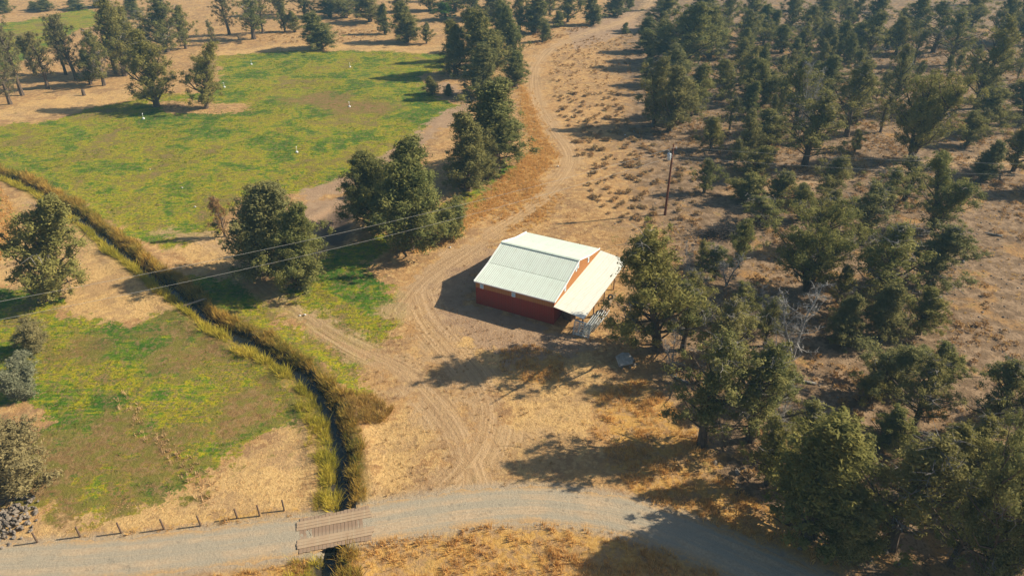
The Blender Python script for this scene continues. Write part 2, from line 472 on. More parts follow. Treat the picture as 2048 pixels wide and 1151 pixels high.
# ------------------------------------------------------------------ gravel road
def road_material():
    n = NT('road_gravel', .92)
    p = n.pos()
    lat_, al = n.attr('lat'), n.attr('along')
    n1 = n.noise(.35, p, 4); n3 = n.noise(5, p, 4, .7); n4 = n.noise(22, p, 2, .8)
    st = n.noise(1.0, n.comb(n.mathn('MULTIPLY', lat_, 2.2), n.mathn('MULTIPLY', al, .045)), 4, .65)
    g = n.ramp(n4, [(.25, (.205, .178, .128)), (.5, (.36, .31, .225)), (.75, (.48, .42, .31))])
    d = n.ramp(n3, [(.3, (.38, .275, .17)), (.7, (.55, .42, .27))])
    c = n.mix(n.mr(n.mathn('ADD', st, n.mathn('MULTIPLY', n.mathn('SUBTRACT', n1, .5), .5)), .46, .66, .05, n.attr('dust')), g, d)
    wl = n.mathn('ABSOLUTE', n.mathn('SUBTRACT', n.mathn('ABSOLUTE', n.mathn('ADD', lat_, n.mathn('MULTIPLY', n.mathn('SUBTRACT', n1, .5), .9))), .8))
    c = n.mix(n.mathn('MULTIPLY', n.mr(n.mathn('MULTIPLY_ADD', n.mathn('SUBTRACT', n3, .5), .5, wl), .12, .42, 1, 0), n.mr(n1, .35, .6, .25, .85)), c, d)
    c = n.mix(n.mr(n.noise(1.3, p, 4, .7), .58, .7, 0, .5), c, (.20, .175, .13))
    e = n.mathn('MULTIPLY_ADD', n.mathn('SUBTRACT', n3, .5), 1.1, n.mathn('ABSOLUTE', lat_))
    e = n.mathn('MULTIPLY_ADD', n.mathn('SUBTRACT', n1, .5), 1.2, e)
    c = n.mix(n.mr(e, 1.3, 2.05), c, n.ramp(n3, [(.3, (.36, .22, .10)), (.7, (.56, .37, .18))]))
    n.col(c)
    n.bump(n.mathn('ADD', n.mathn('MULTIPLY', n4, .5), n.mathn('ADD', n3, n.mathn('MULTIPLY', st, 1.6))), .06)
    return n.m
M_road = road_material()
def road_strip(line, name, dust, hw=2.15):
    L = smooth(line, 3)
    d = np.gradient(L, axis=0); d /= np.hypot(d[:, 0], d[:, 1])[:, None]
    nrm = np.stack([-d[:, 1], d[:, 0]], 1)
    s = np.concatenate([[0], np.cumsum(np.hypot(*np.diff(L, axis=0).T))])
    k = np.linspace(-1, 1, 15)
    wob = hw * (1 + .05 * np.sin(s * .9) + .04 * np.sin(s * 2.3 + 1))
    P = L[:, None, :] + nrm[:, None, :] * (k[None, :, None] * wob[:, None, None])
    lt = (k[None, :] * wob[:, None]).ravel()
    P2 = P.reshape(-1, 2)
    z = terr(P2) * 0 - .02 + .10 * (1 - np.abs(k)[None, :] ** 2).repeat(len(L), 0).ravel() - .02 * np.exp(-((np.abs(lt) - .85) / .25) ** 2)
    z = z + np.random.default_rng(5).normal(size=len(z)) * .008
    m = len(k)
    i = (np.arange(len(L) - 1)[:, None] * m + np.arange(m - 1)[None, :]).ravel()
    me = mesh_np(name, np.column_stack([P2, z]), np.stack([i + 1, i, i + m, i + m + 1], 1),
                 dict(lat=lt, along=np.repeat(s, m), dust=np.full(len(lt), dust)), True)
    return struct(obj(name, me, M_road), 'pale grey gravel road')
road_strip(ROAD_W, 'gravel_road', .55)
road_strip(ROAD_E, 'gravel_road', .95)

# ------------------------------------------------------------------ water in the ditch
def water():
    n = NT('ditch_water', .08)
    n.b.inputs['Specular IOR Level'].default_value = .4
    p = n.pos()
    n.bump(n.noise(2.5, p, 3), .02, .35)
    n.col(n.mix(n.noise(.8, p, 3), (.008, .010, .008), (.018, .02, .015)))
    L = smooth(DITCH, 2)
    d = np.gradient(L, axis=0); d /= np.hypot(d[:, 0], d[:, 1])[:, None]
    nrm = np.stack([-d[:, 1], d[:, 0]], 1)
    V = np.concatenate([np.column_stack([L + nrm * 1.25, np.full(len(L), -.66)]), np.column_stack([L - nrm * 1.25, np.full(len(L), -.66)])])
    i = np.arange(len(L) - 1); m = len(L)
    struct(obj('water', mesh_np('water', V, np.stack([i, i + m, i + m + 1, i + 1], 1)), n.m), 'dark still water in the irrigation ditch')
water()

# ------------------------------------------------------------------ small materials
def simple(name, c1, c2, scale=3.0, rough=.8, bump=0.0, metal=0.0, stretch=None, spec=.25, vary=0.0):
    n = NT(name, rough)
    n.b.inputs['Specular IOR Level'].default_value = spec
    n.b.inputs['Metallic'].default_value = metal
    v = n.obj()
    if stretch:
        mp = n.new('ShaderNodeMapping'); n.put(mp.inputs[0], v); mp.inputs['Scale'].default_value = stretch; v = mp.outputs[0]
    a = n.noise(scale, v, 5, .6)
    c = n.mix(n.mr(a, .3, .7), c1, c2)
    if vary:
        c = n.mix(n.mathn('MULTIPLY', n.rnd(), vary), c, tuple(x * .45 for x in c1))
    n.col(c)
    if bump: n.bump(a, bump)
    return n.m
def metal(name, c1, c2, dirt, rough, amt, spec=.5):
    n = NT(name, rough); n.b.inputs['Specular IOR Level'].default_value = spec
    v = n.obj()
    c = n.mix(n.noise(.5, v, 3), c1, c2)
    mp = n.new('ShaderNodeMapping'); n.put(mp.inputs[0], v); mp.inputs['Scale'].default_value = (3.2, .35, .5)
    c = n.mix(n.mr(n.noise(1.6, mp.outputs[0], 5, .7), .48, .75, 0, amt), c, dirt)
    c = n.mix(n.mr(n.noise(.9, v, 5, .7), .5, .75, 0, amt * .8), c, dirt)
    bw = n.new('ShaderNodeTexWave'); n.put(bw.inputs[0], v); bw.inputs['Scale'].default_value = .33; bw.inputs['Distortion'].default_value = .3
    c = n.mix(n.mr(bw.outputs['Fac'], .93, 1.0, 0, amt * .7), c, dirt)
    n.col(c); return n.m
M_bark = simple('bark', (.085, .06, .042), (.17, .125, .09), 6, .95, .05, stretch=(1, 1, .25), vary=.4)
M_grey = simple('dead_wood', (.26, .245, .225), (.44, .42, .39), 6, .9, stretch=(1, 1, .3))
M_twig = simple('grey_twigs', (.15, .135, .12), (.27, .25, .22), 6, .9)
M_post = simple('post_wood', (.10, .065, .045), (.19, .13, .09), 9, .9, .01, stretch=(1, 1, .15))
M_plank = metal('bridge_plank', (.22, .145, .095), (.36, .25, .165), (.36, .285, .195), .9, .8, .15)
M_plank2 = metal('runner_plank', (.31, .215, .135), (.46, .33, .21), (.42, .325, .21), .9, .8, .15)
M_rock = simple('basalt', (.15, .125, .10), (.34, .28, .22), 5, .9, .03, vary=.5)
M_palerock = simple('pale_stone', (.55, .52, .46), (.74, .71, .64), 5, .9, .02)
M_roof = metal('roof_metal', (.53, .62, .53), (.61, .69, .60), (.40, .42, .34), .4, .35)
M_lroof = metal('shed_roof_metal', (.72, .72, .62), (.80, .79, .69), (.48, .42, .30), .42, .3)
M_red = metal('red_siding', (.25, .024, .012), (.32, .036, .018), (.16, .04, .022), .55, .45, .4)
M_orange = metal('orange_siding', (.40, .17, .055), (.48, .21, .065), (.28, .12, .045), .6, .4, .3)
M_trim = simple('white_trim', (.72, .74, .74), (.8, .8, .8), 2, .5, spec=.4)
M_pane = simple('vent_pane', (.30, .56, .74), (.40, .64, .80), 2, .15, spec=.6)
M_steel = simple('galvanised_pipe', (.42, .45, .44), (.60, .62, .58), 4, .5, metal=.2, spec=.5)
M_timber = simple('timber', (.20, .12, .07), (.33, .21, .12), 4, .85, stretch=(1, .1, 1))
M_rubber = simple('rubber', (.02, .02, .02), (.05, .048, .045), 5, .8)
M_pole = simple('pole_wood', (.13, .045, .022), (.20, .075, .035), 5, .85, stretch=(1, 1, .1))
M_can = simple('transformer_paint', (.45, .52, .56), (.55, .60, .62), 3, .4, spec=.5)
M_ceramic = simple('ceramic', (.65, .66, .64), (.75, .75, .73), 3, .3, spec=.5)
M_wire = simple('aluminium_wire', (.42, .40, .35), (.50, .47, .42), 3, .45, spec=.5)
M_slab = simple('grey_slab', (.25, .24, .21), (.40, .38, .33), 3, .85, .01)

def foliage(name, dark, mid, light, transl=.22, hue=.5):
    n = NT(name, .8)
    n.b.inputs['Specular IOR Level'].default_value = .1
    t = n.attr('tone')
    c = n.ramp(t, [(.0, dark), (.5, mid), (1.0, light)])
    r = n.rnd()
    c = n.mix(n.mathn('MULTIPLY', r, hue), c, n.mix(.5, c, (mid[0] * 1.7, mid[1] * 1.25, mid[2] * 1.0)))
    g = n.mathn('FRACT', n.mathn('MULTIPLY', r, 7.31))
    c = n.mix(n.mathn('MULTIPLY', n.mr(g, .55, 1), .45), c, n.mix(.5, c, (.20, .185, .12)))
    n.col(c)
    tr = n.new('ShaderNodeBsdfTranslucent'); n.put(tr.inputs[0], c)
    mx = n.new('ShaderNodeMixShader'); mx.inputs[0].default_value = transl
    n.t.links.new(n.b.outputs[0], mx.inputs[1]); n.t.links.new(tr.outputs[0], mx.inputs[2])
    n.t.links.new(mx.outputs[0], n.out.inputs[0])
    return n.m
M_leaf = foliage('juniper_foliage', (.115, .135, .04), (.215, .22, .066), (.38, .335, .105), .34, .7)
M_leafd = foliage('dense_juniper_foliage', (.095, .12, .038), (.18, .19, .056), (.31, .285, .085), .3, .7)
M_leafp = foliage('pine_foliage', (.11, .11, .045), (.18, .165, .065), (.26, .22, .09))
M_leafg = foliage('bright_foliage', (.05, .10, .012), (.09, .17, .02), (.16, .24, .04), .35)
M_leafs = foliage('silver_foliage', (.13, .14, .085), (.22, .225, .13), (.33, .32, .19))
M_sage = foliage('sagebrush_foliage', (.21, .14, .065), (.35, .24, .105), (.50, .36, .15), .25, .9)
M_dry = foliage('dry_brown_foliage', (.20, .12, .05), (.32, .20, .08), (.45, .30, .12))
M_goldgrass = foliage('golden_grass_blades', (.44, .27, .085), (.58, .39, .14), (.74, .54, .23), .4)
M_greengrass = foliage('green_grass_blades', (.06, .14, .012), (.14, .21, .015), (.38, .32, .03), .35)
M_reedy = foliage('yellow_green_reeds', (.14, .20, .02), (.42, .38, .045), (.74, .58, .11), .35)
M_reedb = foliage('rusty_reeds', (.17, .20, .025), (.46, .30, .06), (.70, .46, .10), .35)
M_strawb = foliage('straw_stalks', (.38, .24, .11), (.55, .37, .18), (.70, .52, .28), .2)

# ------------------------------------------------------------------ trees
def rand_dirs(n, r):
    v = r.normal(size=(n, 3)); return v / np.linalg.norm(v, axis=1)[:, None]
def leaf_mesh(name, C, R, per, size, r, upb=.45, squash=.75, wide=.26):
    """clumps at C with radius R; every leaf is a small kite of its own"""
    C = np.asarray(C); R = np.asarray(R)
    cnt = np.maximum(3, (per * (R / R.mean()) ** 2).astype(int))
    idx = np.repeat(np.arange(len(C)), cnt)
    n = len(idx)
    u = rand_dirs(n, r)
    rad = R[idx] * np.minimum(1.7, np.abs(r.normal(size=n)) * .62 + .22)
    off = u * rad[:, None]; off[:, 2] *= squash
    P = C[idx] + off
    nr = u * .9 + rand_dirs(n, r) * .7; nr[:, 2] += .25
    nr /= np.linalg.norm(nr, axis=1)[:, None]
    d = rand_dirs(n, r) + u * .3; d[:, 2] += upb
    d -= nr * (d * nr).sum(1)[:, None]
    d /= np.linalg.norm(d, axis=1)[:, None] + 1e-9
    w = np.cross(d, nr)
    s = size * (.6 + .8 * r.random(n))
    l = d * s[:, None]; w = w * (s * wide)[:, None]
    V = np.stack([P - l * .3 + w, P - l * .3 - w, P + l * .9], 1).reshape(-1, 3)
    F = np.arange(n * 3).reshape(-1, 3)
    ctone = r.random(len(C)) * .55
    tone = np.clip(ctone[idx] + .45 * r.random(n), 0, 1)
    return mesh_np(name, V, F, dict(tone=np.repeat(tone, 3)))

def make_tree(kind, seed):
    """prototype meshes, 10 m tall: trunk (with limbs), crown, dead twigs"""
    r = np.random.default_rng(seed)
    H = 10.0
    cfg = dict(conic=dict(R=2.7, t0=.02, nl=104, per=80, el=(20, 60), size=0.138, nt=1, cl=(3, 6), cr=(.2, .42)),
               dense=dict(R=3.5, t0=.02, nl=150, per=80, el=(15, 60), size=0.142, nt=1, cl=(3, 7), cr=(.22, .46)),
               oval=dict(R=3.5, t0=.05, nl=70, per=82, el=(18, 62), size=0.142, nt=2, cl=(3, 6), cr=(.2, .46)),
               spread=dict(R=4.6, t0=.07, nl=90, per=82, el=(18, 60), size=0.155, nt=3, cl=(3, 7), cr=(.24, .54)),
               open=dict(R=3.4, t0=.12, nl=54, per=73, el=(15, 60), size=0.142, nt=1, cl=(2, 5), cr=(.2, .46)),
               pine=dict(R=2.3, t0=.22, nl=60, per=51, el=(0, 45), size=0.146, nt=1, cl=(2, 5), cr=(.2, .42)),
               bush=dict(R=5.2, t0=.02, nl=90, per=85, el=(25, 75), size=0.215, nt=3, cl=(3, 6), cr=(.34, .72)),
               dead=dict(R=3.8, t0=.12, nl=46, per=0, el=(5, 60), size=.2, nt=2, cl=(0, 1), cr=(.4, .8)))[kind]
    ph1, ph2 = r.random(2) * 6.28
    ex = r.random()
    tr = MB(); tw = MB(); C = []; CR = []
    nt = cfg['nt'] if kind != 'oval' else (2 if seed % 5 == 3 else 1)
    stems = []
    for q in range(nt):
        a0 = r.random() * 6.28
        lean = (0 if nt == 1 else r.uniform(.10, .26)) * H
        ph = r.random(2) * 6.28
        top = H * (1 if q == 0 else r.uniform(.65, .95))
        pts = []
        for i in range(9):
            t = i / 8
            pts.append((math.cos(a0) * lean * t + .18 * math.sin(t * 5 + ph[0]) * t * 2, math.sin(a0) * lean * t + .18 * math.sin(t * 4 + ph[1]) * t * 2, top * t * .97 - (.25 if i == 0 else 0)))
        r0 = .22 if nt == 1 else .18
        if kind in ('bush',): r0 = .22
        if kind == 'pine': r0 = .24
        tr.tube(pts, [r0 * (1.25 if i == 0 else 1) * (1 - i / 8) ** .85 + .025 for i in range(9)], 7)
        stems.append(pts)
    for k in range(cfg['nl']):
        st = stems[k % nt]
        t = cfg['t0'] + (1 - cfg['t0']) * ((k + r.random()) / cfg['nl']) ** (.9)
        t = min(t, .985)
        i = min(int(t * 8), 7); f = t * 8 - i
        b = np.array(st[i]) * (1 - f) + np.array(st[i + 1]) * f
        tt = (t - cfg['t0']) / (1 - cfg['t0'])
        if kind == 'conic': pr = (1 - tt) ** .75 * min(1, .62 + tt * 3)
        elif kind == 'bush': pr = math.sqrt(max(.05, 1 - tt ** 2.2)) * .62
        elif kind == 'pine': pr = (math.sin(math.pi * (tt * .82 + .16)) ** .8)
        elif kind == 'dead': pr = (1 - tt * .7)
        else: pr = (1.03 - tt) ** (.72 + .35 * ex) * min(1.0, .5 + 2.4 * tt) * 1.12 if kind != 'spread' else math.sin(math.pi * (tt * .80 + .17)) ** .75
        ln = cfg['R'] * pr * r.uniform(.62, 1.12) / (1.0 if nt == 1 else 1.15)
        az = k * 2.399 + r.uniform(-.6, .6)
        am = .5 if kind in ('dense', 'conic') else 1.0
        ln *= 1 + am * .32 * math.sin(2 * az + ph1 + 5 * t) + am * .24 * math.sin(3 * az + ph2 - 8 * t)
        el = math.radians(min(80, r.uniform(*cfg['el']) + (30 * tt if kind in ('oval', 'open', 'dense', 'conic', 'pine') else 0)))
        dv = np.array([math.cos(az) * math.cos(el), math.sin(az) * math.cos(el), math.sin(el)])
        p1 = b + dv * ln * .5 + np.array([0, 0, r.uniform(-.12, .04) * ln])
        p2 = b + dv * ln * .98 + np.array([0, 0, .12 * ln])
        rb = .05 + .045 * ln / 3 * (1 - t * .5)
        thick = .8 if kind == 'dead' else 1
        pe = p2 if kind == 'dead' else p1 + (p2 - p1) * (.5 if kind in ('dense', 'conic') else .75)
        tr.tube([b, p1, pe], [rb * thick, rb * .6 * thick, .018], 4, False)
        if kind in ('dead',) or (kind in ('open', 'spread', 'oval') and (r.random() < (.35 if kind == 'open' else .14))):
            for j in range(8 if kind == 'dead' else 6):
                f = r.uniform(.3, 1)
                q = b + (p2 - b) * f
                e = rand_dirs(1, r)[0] * r.uniform(.4, 1.3); e[2] = e[2] * .6 + (.25 if kind != 'dead' else -.1)
                m_ = q + e * .5 + rand_dirs(1, r)[0] * .15
                tw.tube([q, m_, q + e], [.024, .018, .008], 3, False)
                for jj in range(2):
                    e2 = rand_dirs(1, r)[0] * r.uniform(.25, .7)
                    tw.tube([m_, m_ + e2], [.015, .007], 3, False)
            if kind == 'open' and r.random() < .6 and t < .5: continue
        if cfg['per']:
            for j in range(int(r.integers(*cfg['cl']))):
                f = r.uniform(.32, 1.06)
                C.append(b + (p2 - b) * f + r.normal(size=3) * .22 * (1 + ln * .12) + np.array([0, 0, .1]))
                CR.append(r.uniform(*cfg['cr']) * (.75 + .25 * pr) * (1 if tt < .85 else .8))
    if cfg['per']:
        for st in stems:
            for z in ((1.02, .16), (.985, .22), (.94, .30), (.89, .38), (.84, .42)):
                p = np.array(st[8]) * z[0]
                C.append(p); CR.append(z[1])
    out = dict(trunk=tr.mesh('trunk'), R=cfg['R'] * .95, crown=None, twigs=None)
    out['Z'] = 10.0
    if cfg['per']:
        out['crown'] = leaf_mesh('crown', C, CR, cfg['per'], cfg['size'], r, 1.0, 1.35)
        q = np.zeros(len(out['crown'].vertices) * 3, np.float32); out['crown'].vertices.foreach_get('co', q); q = q.reshape(-1, 3)
        out['R'] = float(np.percentile(np.abs(q[:, :2]), 98.6)); out['Z'] = float(np.percentile(q[:, 2], 99.9))
    if tw.v: out['twigs'] = tw.mesh('dead_branches')
    return out
PROTO = {k: [make_tree(k, 100 * i + j) for j in range(c)] for i, (k, c) in enumerate((('conic', 4), ('dense', 2), ('oval', 5), ('spread', 3), ('open', 4), ('pine', 3), ('bush', 3), ('dead', 2)))}
LEAFMAT = dict(conic=M_leafd, dense=M_leafd, oval=M_leaf, spread=M_leaf, open=M_leaf, pine=M_leafp, bush=M_leaf)
for me in [p['trunk'] for k in PROTO if k != 'dead' for p in PROTO[k]]: me.materials.append(M_bark)
for k in PROTO:
    for p in PROTO[k]:
        if k == 'dead': p['trunk'].materials.append(M_grey)
        if p['twigs']: p['twigs'].materials.append(M_grey if k == 'dead' else M_twig)
        if p['crown']: p['crown'].materials.append(LEAFMAT[k])
def mat_variant(kind, mat):
    out = []
    for p in PROTO[kind]:
        q = dict(p); q['crown'] = p['crown'].copy(); q['crown'].materials.clear(); q['crown'].materials.append(mat)
        out.append(q)
    return out
M_leafo = foliage('pale_olive_foliage', (.15, .135, .06), (.27, .235, .10), (.42, .35, .15), .3)
PROTO['olive'] = mat_variant('bush', M_leafo)
PROTO['silver'] = mat_variant('bush', M_leafs)[:1]
PROTO['drybush'] = mat_variant('open', M_dry)[:1]
PROTO['leafy'] = mat_variant('oval', M_leafg)[:1]
TREE_AT = []
KIND_NAME = dict(conic='juniper_tree', dense='juniper_tree', oval='juniper_tree', spread='juniper_tree', open='juniper_tree', pine='pine_tree', bush='juniper_bush', dead='dead_tree', silver='silver_shrub', olive='juniper_bush', drybush='dry_shrub', leafy='leafy_tree')
def place_tree(x, y, h, w, kind, label, group=None, rz=None, variant=None, cat=None, lean=0.0):
    v = PROTO[kind]
    k = len(TREE_AT)
    p = v[(k if variant is None else variant) % len(v)]
    TREE_AT.append((x, y, w))
    sx = w / (2 * p['R']); sz = h / p['Z']
    rr = random.Random(k * 31 + 5)
    e = empty(KIND_NAME[kind], (x, y, tz(x, y) - .05), rr.uniform(0, 6.28) if rz is None else rz)
    e['form'] = kind
    e.rotation_euler[0] = rr.uniform(-.05, .05); e.rotation_euler[1] = rr.uniform(-.05, .05)
    if lean:
        e.rotation_euler = (Matrix.Rotation(lean, 4, 'Y') @ Matrix.Rotation(e.rotation_euler[2], 4, 'Z')).to_euler()
    e.scale = (sx, sx, sz)
    obj('trunk', p['trunk'], None, e)
    if p['crown']: obj('crown', p['crown'], None, e)
    if p['twigs']: obj('dead_branches', p['twigs'], None, e)['kind'] = 'stuff'
    tag(e, label, cat or ('shrub' if kind in ('bush', 'silver', 'drybush', 'olive') else 'tree'), group)
    return e
def tree_px(bx, by, ty, w, kind, label, group=None, tx=None, **kw):
    x, y, _ = G(bx, by)
    h = max(.6, height_from(y, ty))
    wm = w / F_PX * depth(y, h * .5)
    if tx is not None: kw['lean'] = math.atan2((tx - CX) / F_PX * depth(y, h) - x, h)
    return place_tree(x, y, h, wm, kind, label, group, **kw)

# single trees that stand out
for a in (
    (1316, 700, 444, 185, 'oval', 'tall juniper with bare grey lower branches beside the lean-to of the red barn', 1290),
    (820, 497, 277, 165, 'dense', 'broad dense juniper at the edge of the golden bank, opposite the barn', 815),
    (745, 458, 305, 120, 'dense', 'rounded juniper next to the scorched, shade-painted pit', 738),
    (903, 478, 405, 66, 'bush', 'low juniper bush under the broad juniper on golden bank'),
    (528, 548, 358, 138, 'dense', 'tall dense juniper next to the ditch, back one of two', 527),
    (600, 575, 405, 118, 'dense', 'rounded dense juniper above the track junction, front one of two beside the ditch', 590),
    (450, 472, 388, 40, 'drybush', 'dry brown shrub beside the pair of junipers near the ditch'),
    (86, 602, 374, 140, 'oval', 'tall shaggy juniper on straw ground across the ditch', 108),
    (-14, 445, 355, 60, 'oval', 'juniper on stubble ground beyond the shaggy juniper'),
    (70, 702, 640, 68, 'olive', 'small olive juniper bush on the lower green field'),
    (48, 794, 724, 76, 'silver', 'silvery grey-green shrub on the lower green field'),
    (28, 990, 850, 145, 'olive', 'wide olive juniper bush growing behind the rock pile'),
    (314, 214, 62, 88, 'oval', 'dark juniper of the pair on the mound in green field'),
    (412, 217, 84, 92, 'oval', 'lighter juniper of the pair on the mound in green field'),
    (640, 98, 24, 66, 'conic', 'stout cone-shaped juniper alone on bare edge of the field'),
    (864, 188, 152, 32, 'conic', 'small dark juniper at the field edge beside the juniper row'),
    (897, 192, 168, 22, 'conic', 'tiny juniper sapling at the field edge beside the juniper row'),
    (427, 90, 38, 20, 'open', 'stunted broken juniper behind the green field'),
    (890, 40, 4, 54, 'leafy', 'bright green leafy tree in the dark wood behind the field'),
    (1584, 716, 572, 122, 'dead', 'bleached grey dead tree with curling bare twigs in the wood'),
    (1374, 556, 478, 34, 'dead', 'thin bare grey snag standing near the barn-side juniper'),
    (1598, 266, 116, 60, 'dead', 'grey dead-topped tree in the wood past the power pole'),
    (1452, 572, 500, 66, 'dead', 'low grey dead tree between brush pile and bleached tree'),
    (1345, 742, 668, 70, 'dead', 'tangle of bare grey branches beside the tipped slab'),
    (1520, 640, 575, 56, 'dead', 'small bare grey tree next to the spreading juniper'),
    (1560, 860, 770, 70, 'dead', 'bare grey tree above the dark cone-shaped juniper'),
    (1821, 318, 126, 140, 'spread', 'large two-trunked juniper standing over the sandy track'),
    (1612, 580, 402, 190, 'spread', 'broad spreading juniper with dark trunk above the bleached dead tree'),
    (1619, 1066, 838, 200, 'conic', 'dense dark cone-shaped juniper right beside the gravel road'),
    (1753, 625, 448, 155, 'open', 'open-crowned juniper with thick curved trunk on orange grass'),
    (1860, 573, 448, 140, 'oval', 'wide juniper at the edge of the open sagebrush clearing'),
    (1408, 386, 318, 66, 'oval', 'small juniper next to the power pole'),
):
    tree_px(*a[:6], tx=a[6] if len(a) > 6 else None)
# the row of junipers between the green field and the dirt track
for a in ((990, 338, 158, 135, 'conic'), (935, 380, 222, 92, 'conic'), (974, 362, 258, 50, 'conic'), (965, 192, 86, 80, 'conic'), (1031, 171, 101, 54, 'conic'),
          (912, 150, 38, 66, 'conic'), (975, 150, 18, 84, 'conic'), (1022, 128, 12, 52, 'conic'), (945, 120, 10, 60, 'oval'), (1000, 100, 0, 60, 'conic')):
    big = a[2] > 130
    tree_px(*a, 'large dense juniper at the near end of the row by the golden bank' if big and a[3] > 80 else
            ('slim juniper wedged in the row by the golden bank' if big else 'dense dark juniper in the row between green field and dirt track'), 'junipers in the row between field and track')
# grove at the left end of the green field
for a in ((21, 209, 105, 64, 'pine'), (45, 191, 30, 60, 'pine'), (96, 177, 62, 54, 'pine'), (132, 149, 28, 46, 'pine'), (153, 158, 24, 58, 'pine'), (181, 168, 98, 46, 'oval'),
          (208, 171, 60, 62, 'open'), (250, 152, -6, 76, 'oval'), (276, 142, 8, 66, 'oval'), (232, 148, 30, 50, 'open'), (70, 150, 70, 48, 'open'), (-10, 150, 40, 60, 'open'), (-30, 215, 110, 70, 'pine'),
          (335, 104, -8, 84, 'oval'), (372, 98, 10, 58, 'oval'), (300, 90, 20, 50, 'open'), (459, 70, -18, 48, 'pine'), (508, 79, -12, 70, 'open'), (526, 68, -14, 40, 'pine'), (570, 64, 8, 36, 'oval'), (590, 64, 22, 34, 'oval')):
    lab = {'pine': 'tall thin tree with bare lower trunk in the grove behind the green field', 'oval': 'bushy dark juniper in the grove behind the green field',
           'open': 'sparse greyish juniper in the grove behind the green field'}[a[4]]
    tree_px(*a, lab, 'trees in the grove behind the green field')
for a in ((12, 26, -4, 34), (93, 22, -2, 38), (68, 20, 2, 22), (153, 20, -2, 38), (268, 36, -8, 44), (205, 14, -20, 40)):
    tree_px(*a, 'conic', 'rounded juniper on the far dry ground past the second field', 'junipers past the second field')
# wood behind the field
for a in ((770, 68, 6, 30, 'conic'), (812, 84, 2, 58, 'conic'), (853, 87, 44, 34, 'oval'), (740, 44, -14, 62, 'oval'), (694, 36, -20, 60, 'oval'), (560, 30, -40, 50, 'oval'), (610, 34, -34, 50, 'oval'),
          (660, 34, -30, 56, 'conic'), (715, 22, -40, 50, 'conic'), (1068, 66, -12, 60, 'conic'), (1090, 84, 44, 28, 'conic'), (1116, 54, 22, 28, 'conic'), (1136, 44, -18, 62, 'oval'), (1184, 50, -10, 40, 'conic'),
          (1229, 33, -14, 48, 'conic'), (1258, 18, -16, 24, 'conic'), (1250, 67, 44, 16, 'conic'), (1040, 62, -24, 56, 'oval'), (985, 40, -34, 60, 'conic'), (940, 36, -34, 56, 'oval'), (910, 20, -44, 50, 'conic'), (1100, 30, -34, 46, 'oval'), (1160, 18, -40, 50, 'oval'), (860, 22, -40, 50, 'oval'), (800, 24, -36, 50, 'oval')):
    tree_px(*a, 'dark cone-shaped juniper in the far wood behind the field' if a[4] == 'conic' else 'bushy juniper in the far wood behind the field', 'junipers in the far wood')
# wood on the far side of the power pole
WOOD = ((1292, 103, 34, 42, 'conic'), (1322, 60, -12, 62, 'oval'), (1308, 252, 112, 84, 'oval'), (1338, 262, 130, 70, 'oval'), (1362, 246, 150, 60, 'open'), (1376, 132, 4, 90, 'oval'), (1418, 118, 6, 72, 'oval'),
        (1487, 104, 20, 60, 'oval'), (1525, 76, 8, 34, 'conic'), (1544, 78, 20, 28, 'conic'), (1561, 106, 48, 46, 'oval'), (1605, 90, 6, 50, 'open'), (1598, 118, 44, 40, 'oval'), (1643, 118, 40, 44, 'open'),
        (1678, 110, 40, 34, 'conic'), (1709, 118, 42, 42, 'oval'), (1737, 124, 20, 66, 'open'), (1779, 228, 86, 56, 'open'), (1828, 78, -10, 54, 'oval'), (1866, 106, 0, 74, 'open'), (1897, 131, 18, 66, 'open'),
        (1953, 217, 30, 84, 'open'), (1992, 92, -20, 70, 'oval'), (2034, 84, -20, 70, 'oval'), (1887, 211, 173, 30, 'conic'), (1932, 290, 222, 52, 'oval'), (1970, 260, 172, 78, 'oval'), (2026, 343, 234, 80, 'oval'),
        (2050, 230, 150, 70, 'oval'), (1609, 332, 180, 96, 'open'), (1692, 274, 120, 74, 'open'), (1710, 246, 140, 64, 'open'), (1709, 304, 258, 34, 'oval'), (1588, 264, 114, 76, 'open'), (1529, 208, 116, 70, 'oval'),
        (1459, 260, 190, 34, 'open'), (1445, 200, 114, 56, 'oval'), (1393, 229, 124, 84, 'oval'), (1529, 294, 220, 66, 'oval'), (1497, 350, 282, 76, 'oval'), (1484, 402, 346, 60, 'bush'), (1557, 412, 342, 66, 'oval'),
        (1657, 398, 305, 86, 'oval'), (1807, 403, 312, 84, 'open'), (1866, 458, 298, 98, 'oval'), (1880, 336, 300, 24, 'conic'), (1723, 490, 368, 96, 'open'), (1661, 428, 378, 54, 'oval'), (1518, 450, 390, 76, 'open'),
        (1768, 420, 330, 60, 'open'), (1600, 440, 370, 50, 'oval'), (1420, 300, 230, 50, 'oval'), (1560, 230, 150, 50, 'oval'), (1650, 200, 110, 54, 'oval'), (1480, 170, 90, 50, 'oval'), (1345, 170, 90, 60, 'oval'), (1330, 120, 40, 50, 'conic'),
        (1580, 60, -14, 50, 'oval'), (1640, 56, -16, 46, 'oval'), (1690, 60, -14, 44, 'oval'), (1745, 62, -16, 50, 'oval'), (1790, 110, 30, 44, 'oval'), (1450, 60, -16, 54, 'oval'), (1500, 50, -20, 46, 'oval'), (1400, 60, -20, 56, 'conic'), (1940, 60, -24, 60, 'oval'))
WL = {'conic': 'slim dense young juniper in the wood past the power pole', 'oval': 'full bushy juniper in the wood past the power pole', 'open': 'juniper with leggy dark trunk in the wood past the power pole', 'bush': 'low juniper bush just past the power pole'}
for a in WOOD:
    a = (*a[:3], a[3] * 1.22, a[4])
    tree_px(*a, WL[a[4]], 'junipers in the wood past the power pole')
